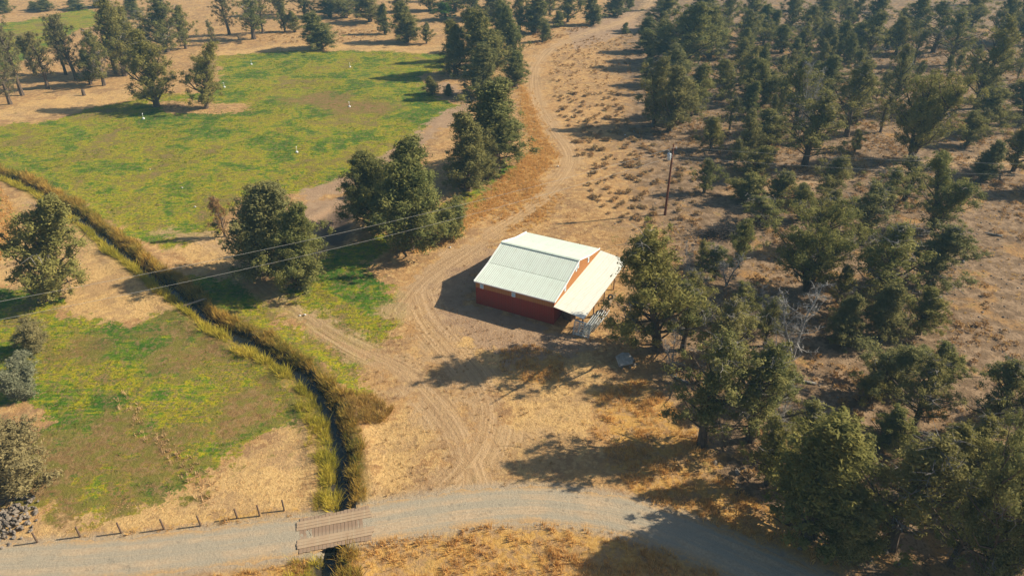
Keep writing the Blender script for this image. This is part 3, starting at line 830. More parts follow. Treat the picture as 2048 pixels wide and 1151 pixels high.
# wood between the barn and the gravel road
NEAR = ((1675, 604, 528, 66, 'open'), (1682, 688, 586, 68, 'conic'), (1836, 667, 576, 76, 'oval'), (1748, 784, 660, 150, 'oval'), (1870, 775, 690, 84, 'oval'), (1428, 558, 486, 86, 'open'), (1400, 560, 476, 34, 'open'),
        (1405, 888, 668, 165, 'open'), (1500, 880, 676, 160, 'open'), (1440, 760, 600, 110, 'open'), (1365, 700, 560, 100, 'open'), (1532, 968, 838, 116, 'oval'), (1779, 1096, 872, 210, 'open'), (1966, 1190, 876, 200, 'spread'), (1828, 850, 716, 110, 'open'), (1735, 810, 735, 60, 'open'),
        (1970, 862, 716, 120, 'open'), (1772, 893, 812, 80, 'oval'), (2055, 900, 720, 110, 'oval'), (1880, 1000, 850, 120, 'oval'), (2060, 1050, 880, 130, 'oval'), (1900, 1130, 960, 120, 'open'), (1480, 640, 560, 80, 'open'), (1460, 720, 600, 100, 'open'), (1540, 810, 700, 96, 'oval'), (1385, 640, 540, 80, 'open'), (1700, 1120, 1000, 110, 'bush'), (2020, 1130, 990, 120, 'oval'), (1930, 940, 830, 110, 'open'), (1600, 900, 810, 90, 'open'), (2010, 980, 860, 110, 'oval'), (1530, 690, 590, 70, 'open'), (1690, 960, 860, 80, 'bush'), (2150, 1010, 800, 170, 'oval'), (2170, 1200, 900, 180, 'oval'), (2130, 820, 690, 110, 'oval'))
NL = {'conic': 'slim dark juniper in the wood between bleached dead tree and clearing', 'oval': 'full olive juniper in the wood between barn and gravel road', 'open': 'leggy juniper with grey dead twigs in the wood between barn and gravel road',
      'spread': 'broad many-stemmed juniper in the wood close to the gravel road', 'bush': 'low juniper bush in the wood close to the gravel road'}
for a in NEAR:
    tree_px(*a, NL[a[4]], 'junipers in the wood between barn and road')
# smaller trees that thicken the wood
MIDP = [G2([(1290, 60), (1800, 60), (1900, 110), (1790, 200), (1760, 300), (1640, 330), (1560, 440), (1460, 420), (1420, 330), (1330, 270), (1270, 180)]),
        G2([(1420, 470), (1640, 440), (1880, 420), (1880, 700), (1800, 760), (1640, 800), (1400, 650)]), G2([(1500, 850), (1900, 800), (2048, 900), (2048, 1151), (1700, 1090), (1560, 1000)]),
        G2([(1880, 130), (2150, 110), (2150, 400), (1960, 400), (1930, 300)])]
cand = rng.uniform((8, 40), (190, 270), (9000, 2))
okm = np.zeros(len(cand), bool)
for p in MIDP: okm |= inside(cand, p)
okm &= (seg_dist(cand, TRACK_C)[0] > 4) & (seg_dist(cand, TRACK_B)[0] > 6) & (seg_dist(cand, ROAD_E)[0] > 5)
nmid = 0
for c in cand[okm]:
    if nmid > 86: break
    if min(math.hypot(c[0] - t[0], c[1] - t[1]) - .25 * t[2] for t in TREE_AT) > 3.4:
        nmid += 1
        hh = rng.uniform(5, 9.5)
        kd = ('oval', 'open', 'oval', 'conic')[int(rng.integers(4))]
        place_tree(c[0], c[1], hh, hh * rng.uniform(.5, .75), kd, {'oval': 'smaller bushy juniper filling a gap in the wood', 'open': 'smaller leggy juniper filling a gap in the wood', 'conic': 'smaller pointed juniper filling a gap in the wood'}[kd], 'smaller junipers filling the wood')
# far trees that fill the wood up to and past the top of the picture
FILLP = [G2([(1270, 60), (1330, -20), (2300, -20), (2300, 120), (1700, 70), (1400, 75)]), G2([(560, 10), (1330, -10), (1500, -75), (2400, -75), (2400, -10), (1330, -8)]), G2([(480, 5), (500, -70), (1500, -75), (1330, -12)])]
cand = rng.uniform((-130, 190), (330, 400), (6000, 2))
okm = np.zeros(len(cand), bool)
for p in FILLP: okm |= inside(cand, p)
okm &= seg_dist(cand, TRACK_B)[0] > 6
for c in cand[okm]:
    if len(TREE_AT) > 328: break
    if min(math.hypot(c[0] - t[0], c[1] - t[1]) for t in TREE_AT) > 9.5:
        hh = rng.uniform(7, 13)
        place_tree(c[0], c[1], hh, hh * rng.uniform(.45, .65), ('oval', 'conic', 'oval', 'open')[int(rng.integers(4))], 'distant hazy juniper in the wood along the far edge of view', 'distant junipers along the far edge')

# ------------------------------------------------------------------ barn
def ribbed(name, W, L, rib, mat, parent, M, th=.04, rh=.022, rw=.04):
    """metal sheet: x 0..W carries ribs, y 0..L runs along them, z up; placed by matrix M"""
    prof = []
    n = max(1, round(W / rib)); st = W / n
    for i in range(n):
        x = i * st
        prof += [(x, 0), (x + st * .5 - rw, 0), (x + st * .5 - rw * .5, rh), (x + st * .5 + rw * .5, rh), (x + st * .5 + rw, 0)]
    prof.append((W, 0))
    k = len(prof)
    V = [(x, 0, z) for x, z in prof] + [(x, L, z) for x, z in prof] + [(x, 0, -th) for x, z in prof] + [(x, L, -th) for x, z in prof]
    F = [(i, i + 1, k + i + 1, k + i) for i in range(k - 1)] + [(2 * k + i + 1, 2 * k + i, 3 * k + i, 3 * k + i + 1) for i in range(k - 1)]
    F += [(i + 1, i, 2 * k + i, 2 * k + i + 1) for i in range(k - 1)] + [(k + i, k + i + 1, 3 * k + i + 1, 3 * k + i) for i in range(k - 1)]
    F += [(0, k, 3 * k, 2 * k), (k - 1, 3 * k - 1, 4 * k - 1, 2 * k - 1)]
    V = [M @ Vector(p) for p in V]
    me = bpy.data.meshes.new(name); me.from_pydata([tuple(p) for p in V], [], F); me.update()
    return obj(name, me, mat, parent)
def frame(o, x, y):
    x = Vector(x).normalized(); y = Vector(y); y = (y - x * x.dot(y)).normalized(); z = x.cross(y)
    return Matrix(((x[0], y[0], z[0], o[0]), (x[1], y[1], z[1], o[1]), (x[2], y[2], z[2], o[2]), (0, 0, 0, 1)))
barn = empty('barn', (BARN_X, BARN_Y, 0), BARN_YAW)
tag(barn, 'red metal barn with white ribbed roof, orange gable and open lean-to', 'barn')
OV = .16
A0, A1, U0, U1 = OV, BL - OV, OV, BW - OV
BAND = 2.36
# front and back walls
ribbed('wall_siding', A1 - A0, BAND, .3, M_red, barn, frame((A0, U0, 0), (1, 0, 0), (0, 0, 1)))
ribbed('upper_wall_band', A1 - A0, HE - BAND - .06, .3, M_orange, barn, frame((A0, U0 - .015, BAND), (1, 0, 0), (0, 0, 1)))
ribbed('wall_siding', A1 - A0, HE - .1, .3, M_red, barn, frame((A1, U1, 0), (-1, 0, 0), (0, 0, 1)))
def gable(x, sgn):
    prof = [(U0, 0), (U0, HE - .06), (UK, HK - .06), (BW / 2, HR - .06), (BW - UK, HK - .06), (U1, HE - .06), (U1, 0)]
    def top(u):
        for (a, b), (c, d) in zip(prof[1:5], prof[2:6]):
            if a <= u <= c: return b + (d - b) * (u - a) / (c - a)
        return HE - .06
    us = [U0]
    n = 48; st = (U1 - U0) / n
    pts = []
    for i in range(n):
        u = U0 + i * st
        pts += [(u, 0), (u + st * .5 - .05, 0), (u + st * .5 - .025, .03), (u + st * .5 + .025, .03), (u + st * .5 + .05, 0)]
    pts += [(BW / 2, 0), (UK, 0), (BW - UK, 0)]
    pts = sorted(set(pts)); pts.append((U1, 0))
    for nm, mat, lo, hi in (('gable_siding', M_red, 0, BAND), ('upper_gable_siding', M_orange, BAND, None)):
        V = []; k = len(pts)
        dx = .012 if hi is None else 0
        for off in (0, 1):
            for u, r in pts: V.append((x + sgn * (dx + (r if not off else -.06)), u, lo))
            for u, r in pts: V.append((x + sgn * (dx + (r if not off else -.06)), u, hi if hi else top(u)))
        F = []
        for i in range(k - 1):
            q = [(i, i + 1, k + i + 1, k + i), (2 * k + i + 1, 2 * k + i, 3 * k + i, 3 * k + i + 1), (k + i, k + i + 1, 3 * k + i + 1, 3 * k + i)]
            F += [f if sgn > 0 else f[::-1] for f in q]
        me = bpy.data.meshes.new(nm); me.from_pydata(V, [], F); me.update()
        obj(nm, me, mat, barn)
gable(A1, 1); gable(A0, -1)
# roof: steep centre, flatter outer strips on both sides
def roof(u0, z0, u1, z1):
    L = math.hypot(u1 - u0, z1 - z0)
    if u1 > u0: M = frame((0, u0, z0), (1, 0, 0), (0, u1 - u0, z1 - z0))
    else: M = frame((BL, u0, z0), (-1, 0, 0), (0, u1 - u0, z1 - z0))
    return ribbed('roof', BL, L, .26, M_roof, barn, M)
roof(0, HE, UK, HK); roof(UK, HK + .02, BW / 2, HR)
roof(BW, HE, BW - UK, HK); roof(BW - UK, HK + .02, BW / 2, HR)
m = MB()
for s in (-1, 1):
    M = frame((-.03, BW / 2, HR + .075), (1, 0, 0), (0, s * (BW / 2 - UK), HK - HR))
    m.box(0, BL + .06, -.01, .22, -.02, .0, M)
m.build('ridge_cap', M_roof, barn)
for x in (-.03, BL - .03):
    m = MB()
    for (a, b), (c, d) in (((0, HE), (UK, HK)), ((UK, HK + .02), (BW / 2, HR)), ((BW, HE), (BW - UK, HK)), ((BW - UK, HK + .02), (BW / 2, HR))):
        L = math.hypot(c - a, d - b)
        M = Matrix.Translation((x, a, b)) @ Matrix.Rotation(math.atan2(d - b, c - a), 4, 'X')
        m.box(0, .06, 0, L, -.14, .045, M)
    m.build('rake_trim', M_trim, barn)
m = MB(); m.box(.03, BL - .03, -.05, -.004, HE - .13, HE + .01); m.build('eave_trim', M_trim, barn)
m = MB(); m.box(A1 - .01, A1 + .06, U0 - .06, U0 + .05, 0, HE - .12); m.build('corner_trim', M_red, barn)
def vent(p, ux, w, h, out):
    o = Vector(p); ux = Vector(ux); n = Vector(out)
    M = frame(o, ux, (0, 0, 1))
    f = MB()
    for b in ((-w / 2 - .05, -w / 2, -.05, h + .05), (w / 2, w / 2 + .05, -.05, h + .05), (-w / 2, w / 2, -.05, 0), (-w / 2, w / 2, h, h + .05)):
        f.box(b[0], b[1], b[2], b[3], -.08, .08, M)
    fo = f.build('window', M_trim, barn)
    q = MB(); q.box(-w / 2, w / 2, 0, h, -.03, .03, M); q.build('pane', M_pane, fo)
for a in (1.05, 5.35):
    vent((a, U0 - .055, BAND + .12), (1, 0, 0), .38, .5, (0, -1, 0))
for u, z in ((3.2, 3.05), (6.55, 4.05), (7.15, 4.2), (10.7, 3.25)):
    vent((A1 + .06, u, z), (0, 1, 0), .3, .55, (1, 0, 0))
# lean-to
LT0, LT1, LU0, LU1, LZ0, LZ1 = A1 + .04, BL + 3.7, -.05, BW + .75, 2.62, 2.06
lean = ribbed('lean_to_roof', LU1 - LU0, math.hypot(LT1 - LT0, LZ0 - LZ1), .3, M_lroof, barn, frame((LT1, LU0, LZ1), (0, 1, 0), (LT0 - LT1, 0, LZ0 - LZ1)) @ Matrix.Identity(4))
lean_n = frame((LT1, LU0, LZ1), (0, 1, 0), (LT0 - LT1, 0, LZ0 - LZ1)).col[2]
for u in (.1, 3.7, 7.3, 10.9, 14.5):
    m = MB(); m.box(LT1 - .26, LT1 - .12, u - .07, u + .07, -.1, LZ1 - .16); m.build('post', M_timber, barn)
m = MB(); m.box(LT1 - .28, LT1 - .1, LU0 + .05, LU1 - .05, LZ1 - .19, LZ1 - .05); m.build('beam', M_timber, barn)
for u in np.linspace(.1, 14.5, 9):
    m = MB(); M = Matrix.Translation((LT1 - .1, u, LZ1 - .1)) @ Matrix.Rotation(-math.atan2(LZ0 - LZ1, LT0 - LT1), 4, 'Y')
    m.tube([(LT1 - .1, u, LZ1 - .1), (LT0 + .05, u, LZ0 - .09)], .04, 4); m.build('rafter', M_timber, barn)

BM = Matrix.Translation((BARN_X, BARN_Y, 0)) @ Matrix.Rotation(BARN_YAW, 4, 'Z')
def bl(a, u, z=0.0): return BM @ Vector((a, u, z))
# livestock panels leaning by the lean-to
def panel(a, u, rz, tilt, label, L=3.0, Hh=1.7):
    p = bl(a, u, .03)
    e = empty('livestock_panel', p, rot=(tilt, 0, BARN_YAW + rz))
    tag(e, label, 'panel', 'livestock panels by the lean-to')
    m = MB(); r = .035
    r = .045
    m.tube([(0, 0, 0), (0, 0, Hh)], r, 6); m.tube([(L, 0, 0), (L, 0, Hh)], r, 6); m.tube([(0, 0, Hh), (L, 0, Hh)], r, 6); m.tube([(0, 0, .12), (L, 0, .12)], r, 6)
    m.build('frame', M_steel, e)
    for k in range(1, 5):
        m = MB(); z = .12 + (Hh - .12) * k / 5; m.tube([(.03, 0, z), (L - .03, 0, z)], .028, 6); m.build('rail', M_steel, e)
    for x in (L / 3, 2 * L / 3):
        m = MB(); m.box(x - .03, x + .03, -.012, .012, .15, Hh - .03); m.build('upright', M_steel, e)
for i in range(6):
    panel(LT1 + .05 + .17 * i, -.75 + .25 * i + (i % 2) * .35, math.pi / 2, .26 + .045 * i, 'grey pipe livestock panel leaning along the open side of the lean-to')
for i in range(3):
    panel(LT1 - 1.15 + .1 * i, -.35 - .22 * i, -.15 + .1 * i, -.22 - .04 * i, 'grey pipe livestock panel leaning across the end of the lean-to', L=1.9)
for i, (a, u, w, d, h) in enumerate(((1.2, 2.2, 1.2, 1.0, 1.0), (1.1, 4.2, 1.1, 1.6, .8), (1.9, 6.6, 1.5, 1.2, 1.1), (1.1, 8.6, 1.0, 1.3, .9), (1.6, 11.0, 1.4, 1.6, 1.0))):
    e = empty('filler_crate', bl(A1 + a, u), BARN_YAW + .08 * (i - 2))  # dark boxes added to fill the lean-to's dark underside
    tag(e, 'added dark crate filling the shade under the lean-to', 'crate', 'added crates under the lean-to')
    for k in range(5):
        m = MB(); z = h * k / 5; m.box(-w / 2, w / 2, -d / 2, d / 2, z + .012, z + h / 5 - .012); m.build('slat', M_post, e)
def tyre(a, u, z, rot, label, R=.42, w=.22):
    m = MB(); prof = []
    for k in range(13):
        t = 2 * math.pi * k / 12
        prof.append((R - .12 + .12 * math.cos(t), w / 2 * math.sin(t)))
    m.lathe(prof, 20)
    o = m.build('tyre', M_rubber, None, True)
    p = bl(a, u, z); o.location = p; o.rotation_euler = rot
    tag(o, label, 'tyre', 'old tyres by the lean-to')
tyre(LT1 + .25, 4.2, .43, (math.radians(75), 0, .5), 'black tyre standing at the far end of the livestock panels')
tyre(LT1 + .5, 4.55, .42, (math.radians(68), 0, .7), 'black tyre leaning on another tyre beside the livestock panels', .4)
tyre(LT1 + .3, 8.3, .42, (math.radians(70), 0, .4), 'black tyre propped by the stacked poles beside the lean-to')
for i in range(7):
    u0 = 5.1 + .25 * (i % 3); a0 = LT1 + .05 + .14 * i
    L = 3.0 + .4 * ((i * 7) % 4)
    m = MB()
    dz = .07 + .09 * (i % 2)
    m.box(-.06, .06, 0, L, -.04, .04)
    o = m.build('timber_board', (M_timber, M_plank2)[i % 2], None)
    o.location = bl(a0, u0, dz); o.rotation_euler = (0, 0, BARN_YAW + .03 * (i - 3))
    tag(o, 'weathered board lying on the ground beside the lean-to', 'board', 'boards beside the lean-to')

# ------------------------------------------------------------------ bridge, posts, plank
bp = [np.array(G(*q)[:2]) for q in ((599, 1071), (741, 1044))]
bd = bp[1] - bp[0]; BLN = float(np.hypot(*bd)); bang = math.atan2(bd[1], bd[0])
bridge = tag(empty('plank_bridge', (bp[0][0], bp[0][1], 0), bang), 'wooden plank bridge carrying the gravel road over the ditch', 'bridge')
NPL = 19; pw = BLN / NPL
rb = random.Random(3)
HWB = 1.75
for i in range(NPL):
    m = MB(); e0, e1 = rb.uniform(-.07, .05), rb.uniform(-.07, .05)
    m.box(.012, pw - .014, -HWB + e0, HWB + e1, .0 + rb.uniform(-.012, .012), .075 + rb.uniform(-.012, .012))
    m.build('plank', M_plank, bridge, loc=(i * pw, 0, 0))
for s in (-1, 1):
    for k in range(3):
        m = MB(); y0 = s * .92 - .45 + k * .3
        m.box(-.15 + rb.uniform(-.1, .1), BLN + .15 + rb.uniform(-.1, .1), y0 + .008, y0 + .288, .088, .125 + rb.uniform(-.008, .008))
        m.build('runner_plank', M_plank2, bridge)
    m = MB(); m.box(.2, BLN - .2, s * 1.2 - .12, s * 1.2 + .12, -.33, -.015); m.build('girder', M_timber, bridge)
for x in (.35, BLN - .35):
    m = MB(); m.box(x - .2, x + .2, -1.7, 1.7, -1.1, -.31); m.build('abutment', M_timber, bridge)

POSTS = [(74.7, 1083.6), (160.5, 1072.5), (242.6, 1065), (328.3, 1057.4), (401.4, 1050.4), (474.7, 1035.7), (519.4, 1031), (568.4, 1020.3)]
PLAB = ['round wooden fence post standing beside the rock pile', 'round wooden fence post with long shadow, next after the one by rock pile'] + ['round wooden fence post standing in dry grass along the gravel road'] * 5 + ['round wooden fence post nearest the plank bridge']
for i, (px, py) in enumerate(POSTS):
    x, y, _ = G(px, py)
    h = 1.22 + rb.uniform(-.08, .08)
    m = MB(); m.tube([(0, 0, -.3), (.01, 0, h * .5), (0, .01, h - .03), (0, .01, h)], [.078, .075, .072, .055], 8)
    o = m.build('fence_post', M_post, None, True, loc=(x, y, tz(x, y)), rot=(rb.uniform(-.04, .04), rb.uniform(-.05, .03), 0))
    tag(o, PLAB[i], 'fence post', 'fence posts along the gravel road')
p0 = np.array(G(379, 610)); p1 = np.array(G(397, 604))
c = (p0 + p1) / 2
m = MB(); m.box(-1.55, 1.55, -.16, .16, 0, .06)
tag(m.build('foot_plank', M_plank2, None, loc=(c[0], c[1], .16), rot=(0, 0, math.atan2(p1[1] - p0[1], p1[0] - p0[0]))), 'short pale plank laid across the ditch as footbridge', 'plank')

# ------------------------------------------------------------------ power pole and lines
px_, py_, _ = G(1329.7, 430)
PZ = tz(px_, py_); PH = 11.35
pole = tag(empty('power_pole', (px_, py_, PZ)), 'tall brown wooden power pole carrying a grey transformer', 'power pole')
m = MB(); m.tube([(0, 0, -.5), (0, 0, 4), (0, 0, 8), (0, 0, PH)], [.20, .175, .15, .115], 10); m.build('shaft', M_pole, pole, True)
m = MB(); m.lathe([(0, 9.0), (.27, 9.02), (.30, 9.1), (.30, 9.95), (.26, 10.05), (0, 10.08)], 14, Matrix.Translation((-.5, -.1, 0)))
can = m.build('transformer', M_can, pole, True)
m = MB(); m.tube([(-.5, -.1, 10.05), (-.5, -.1, 10.45)], [.07, .04], 7); m.build('bushing', M_ceramic, can)
m = MB(); m.box(-.4, .0, -.14, -.06, 9.3, 9.42); m.box(-.4, .0, -.14, -.06, 9.7, 9.8); m.build('bracket', M_steel, pole)
m = MB(); m.box(-.75, .55, -.06, .06, 10.62, 10.74); m.build('crossarm', M_pole, pole)
m = MB(); m.tube([(.45, 0, 10.75), (.45, 0, 10.95)], [.08, .05], 7); m.build('insulator', M_ceramic, pole)
m = MB(); m.tube([(-.68, 0, 10.3), (-.68, 0, 10.62)], [.05, .08], 7); m.build('cutout', M_ceramic, pole)
def wire(name, A, B, sag, label, r=.015):
    pts = []
    for i in range(41):
        t = i / 40
        p = Vector(A).lerp(Vector(B), t); p.z -= sag * 4 * t * (1 - t)
        pts.append(p)
    m = MB(); m.tube(pts, r, 4, False)
    tag(m.build(name, M_wire, None, True), label, 'wire', 'power lines')
top = Vector((px_ + .45, py_, PZ + 10.97)); low = Vector((px_, py_ - .16, PZ + 9.6))
L1 = Vector(G(-420, 676, 11.0)); L2 = Vector(G(-420, 716, 9.4))
wire('power_line', top, L1, 1.7, 'upper wire running from power pole across the ditch')
wire('power_line', low, L2, 1.9, 'lower wire running from power pole across the ditch')
R1 = Vector(G(2600, 332, 11.0)); R2 = Vector(G(2600, 352, 9.4))
wire('power_line', top, R1, 1.0, 'upper wire running from power pole over the wood', .012)
wire('power_line', low, R2, 1.2, 'lower wire running from power pole over the wood', .012)

# ------------------------------------------------------------------ rocks, slab, stump, brush, sprinklers
def rock_mesh(seed, name='rock', flat=.7):
    r = np.random.default_rng(seed)
    me = bpy.data.meshes.new(name)
    import bmesh
    bm = bmesh.new(); bmesh.ops.create_icosphere(bm, subdivisions=1, radius=.5)
    ax = rand_dirs(4, r)
    for v in bm.verts:
        c = np.array(v.co)
        k = 1 + r.uniform(-.16, .16)
        for a in ax:
            d = c @ a
            if d > .3: c = c - a * (d - .3)
        v.co = Vector(c * k); v.co.z *= flat
    bm.to_mesh(me); bm.free()
    return me
ROCKS = [rock_mesh(i) for i in range(6)]
PROCKS = [rock_mesh(i + 20) for i in range(3)]
pile_c = G(14, 1046)
pile = tag(empty('rock_pile', (pile_c[0], pile_c[1], tz(*pile_c[:2]))), 'heap of dark basalt rocks beside the gravel road', 'rock pile')
for i in range(240):
    q = rng.normal(size=2) * (1.0, 1.35)
    q = q * min(1, 2.5 / (np.hypot(*q) + 1e-6))
    hgt = .8 * math.exp(-(q[0] ** 2 / 1.6 + q[1] ** 2 / 2.4)) * rng.uniform(.3, 1)
    s = rng.uniform(.24, .52)
    obj('rock', ROCKS[i % 6], M_rock, pile, (q[0], q[1] * 1.1, hgt + s * .12), tuple(rng.uniform(0, 6, 3)), (s, s * rng.uniform(.7, 1.1), s * rng.uniform(.7, 1)))
for px, py, s in ((390, 413, .5), (1120, 222, .55), (1116, 333, .6), (900, 495, .5), (610, 629, .55), (600, 630, .35), (365, 375, .4), (300, 338, .4), (1170, 72, .6), (1250, 270, .5)):  # pale stones, some of them standing in for white buckets
    x, y, _ = G(px, py)
    o = obj('stone', PROCKS[int(s * 100) % 3], M_palerock, None, (x, y, tz(x, y) + s * .15), tuple(rng.uniform(-.4, .4, 3)), (s, s * .8, s * .8))
    tag(o, 'pale stone or bucket stand-in lying loose on the open ground', 'stone', 'pale loose stones')
for px, py, s in ((1430, 925, .6), (1475, 945, .8), (1488, 938, .5), (1610, 1085, .7), (1645, 1080, .5), (1690, 1090, .6), (1720, 1110, .7), (1740, 1120, .5), (1600, 1098, .45), (1660, 1105, .5), (1770, 1105, .6), (1800, 1130, .6)):
    x, y, _ = G(px, py)
    o = obj('boulder', ROCKS[int(px) % 6], M_rock, None, (x, y, tz(x, y) + s * .1), tuple(rng.uniform(0, 6, 3)), (s * 1.1, s, s))
    tag(o, 'dark basalt boulder among the junipers by the gravel road', 'rock', 'basalt boulders by the road')
# tipped grey slab on rubble
x, y, _ = G(1248, 727)
z0 = tz(x, y)
e = tag(empty('broken_slab', (x, y, z0), .35), 'tipped grey slab resting on rubble under the barn-side juniper', 'slab')
m = MB()
out = [(-1.0, -.75), (.55, -.9), (.95, -.35), (.75, .55), (.1, .85), (-.8, .6)]
Ms = Matrix.Translation((0, 0, .55)) @ Matrix.Rotation(.30, 4, 'X') @ Matrix.Rotation(-.12, 4, 'Y')
V = [Ms @ Vector((a, b, 0)) for a, b in out] + [Ms @ Vector((a * .97, b * .97, .14)) for a, b in out]
m.add(V, [tuple(range(5, -1, -1)), tuple(range(6, 12))] + [(i, (i + 1) % 6, 6 + (i + 1) % 6, 6 + i) for i in range(6)])
m.build('slab', M_slab, e)
for i, (a, b, s) in enumerate(((.8, -.7, .6), (-.6, -.65, .5), (1.1, -.1, .5), (.2, -1.0, .45), (-.1, .5, .7), (1.2, -.7, .3), (.5, .3, .6))):
    obj('rubble', ROCKS[i % 6], M_slab, e, (a, b, s * .2), (i, i * 2, i), (s, s, s))
x, y, _ = G(168, 190)
m = MB(); m.tube([(0, 0, -.2), (0, 0, .3), (.02, 0, 1.1), (.05, .03, 1.5)], [.5, .4, .36, .26], 9)
tag(m.build('tree_stump', M_bark, None, True, loc=(x, y, tz(x, y))), 'short dark tree stump at the field edge before the grove', 'stump')
for px, py, a, L in ((1895, 196, 1.0, 3.4), (1745, 690, .3, 3.0), (1700, 640, 2.4, 2.6), (1815, 640, .2, 2.4), (1600, 760, 2.8, 3.2), (1930, 520, .8, 2.6), (1480, 520, .1, 3.0), (1640, 350, 2.2, 2.8), (1985, 470, 2.7, 2.4), (1360, 760, 2.5, 2.2)):
    x, y, _ = G(px, py)
    m = MB(); m.tube([(-L / 2, 0, 0), (-L * .1, .08, .03), (L * .25, -.05, .02), (L / 2, .1, .12)], [.17, .15, .11, .05], 7)
    m.tube([(-L * .1, .05, .05), (0, .5, .45), (.1, .8, .85)], [.07, .05, .02], 5); m.tube([(L * .2, 0, .05), (L * .3, -.5, .3)], [.05, .02], 5)
    tag(m.build('fallen_log', M_twig, None, True, loc=(x, y, tz(x, y) + .12), rot=(0, 0, a)), 'grey fallen log with broken limbs lying on the wood floor', 'log', 'fallen logs in the wood')
# brush pile of dead sticks
x, y, _ = G(1440, 472)
m = MB()
for i in range(420):
    q = rng.normal(size=2) * (2.2, .9); h = 1.3 * math.exp(-(q[0] / 2.8) ** 2 - (q[1] / 1.2) ** 2) * rng.random()
    d = rng.normal(size=3) * (1, .6, .35); d /= np.linalg.norm(d); l = rng.uniform(.5, 1.3)
    c = np.array([q[0], q[1], h + .1])
    m.tube([c - d * l, c + rng.normal(size=3) * .08, c + d * l], [.035, .03, .015], 3, False)
M_brush = simple('charred_sticks', (.035, .03, .03), (.09, .075, .065), 5, .95)
tag(m.build('brush_pile', M_brush, None, loc=(x, y, tz(x, y))), 'long pile of dark dead branches at the wood edge near power pole', 'brush pile')
for px, py in ((287, 237), (503, 129), (449, 175), (594, 305), (699, 213), (700, 134)):
    x, y, _ = G(px, py)
    e = tag(empty('sprinkler', (x, y, tz(x, y)), rng.uniform(0, 6)), 'white sprinkler riser standing on its base in the green field', 'sprinkler', 'sprinklers in the green field')
    m = MB(); m.lathe([(0, -.05), (.34, -.05), (.32, .3), (.26, .36), (0, .38)], 12); m.build('base', M_trim, e)
    m = MB(); m.tube([(0, 0, .3), (0, 0, 1.5)], .045, 6); m.build('riser', M_trim, e)
    m = MB(); m.tube([(-.12, 0, 1.5), (.05, 0, 1.55), (.3, 0, 1.68)], [.08, .07, .04], 6); m.build('sprinkler_head', M_trim, e); e.scale = (.75, .75, .72)

# ------------------------------------------------------------------ sagebrush
def shrub_proto(seed, n=150, tall=.8, size=.16, k=16):
    r = np.random.default_rng(seed)
    a = r.random(k) * 6.28; rr = np.sqrt(r.random(k)) * .42
    C = np.stack([rr * np.cos(a), rr * np.sin(a), .28 * tall + .30 * tall * (1 - (rr / .45) ** 2) * r.uniform(.6, 1.1, k)], 1)
    return leaf_mesh('foliage', C, r.uniform(.12, .22, k), n / k, size, r, .8, .9)
SH = [shrub_proto(i, 190) for i in range(5)]
for me in SH: me.materials.append(M_sage)
def stems_mesh(seed):
    r = random.Random(seed); m = MB()
    for i in range(7):
        a = r.uniform(0, 6.28); l = r.uniform(.2, .38)
        m.tube([(0, 0, -.05), (math.cos(a) * l * .5, math.sin(a) * l * .5, .22), (math.cos(a) * l, math.sin(a) * l, .5)], [.03, .02, .01], 4, False)
    me = m.mesh('stems'); me.materials.append(M_grey); return me
STEMS = [stems_mesh(i) for i in range(2)]
def sample(polys, n, dens_fn=None, clear=True):
    out = []
    areas = []
    for p in polys:
        x_, y_ = p[:, 0], p[:, 1]
        areas.append(.5 * abs(np.dot(x_, np.roll(y_, 1)) - np.dot(y_, np.roll(x_, 1))))
    for p, ar in zip(polys, areas):
        k = int(n * ar / sum(areas))
        lo, hi = p.min(0), p.max(0)
        got = np.zeros((0, 2))
        while len(got) < k:
            c = rng.uniform(lo, hi, (max(400, k * 2), 2)); c = c[inside(c, p)]
            got = np.vstack([got, c])
        out.append(got[:k])
    P = np.vstack(out)
    if clear:
        keep = (seg_dist(P, TRACK_B)[0] > 1.5) & (seg_dist(P, TRACK_A)[0] > 1.3) & (seg_dist(P, ROAD_W)[0] > 2.1) & (seg_dist(P, ROAD_E)[0] > 2.1) & (seg_dist(P, DITCH)[0] > 1.6)
        q = (P - np.array(BARN_C)); cb, sb = math.cos(-BARN_YAW), math.sin(-BARN_YAW)
        la, lu = q[:, 0] * cb - q[:, 1] * sb, q[:, 0] * sb + q[:, 1] * cb
        keep &= ~((np.abs(la) < 8.2) & (np.abs(lu) < 7.9))
        P = P[keep]
    return P
sp = sample(SAGE, 560)
order = np.argsort(sp[:, 1])
ind, rest = sp[order[:250]], sp[order[250:]]
for i, c in enumerate(ind):
    s = rng.uniform(.65, 1.5)
    e = empty('sagebrush', (c[0], c[1], tz(*c)), rng.uniform(0, 6))
    e.scale = (s, s, s * rng.uniform(.7, 1.0))
    obj('foliage', SH[i % 5], None, e); obj('stems', STEMS[i % 2], None, e)
    tag(e, 'low tan-grey sagebrush on the open slope between dirt track and wood', 'shrub', 'sagebrush on the open slope')

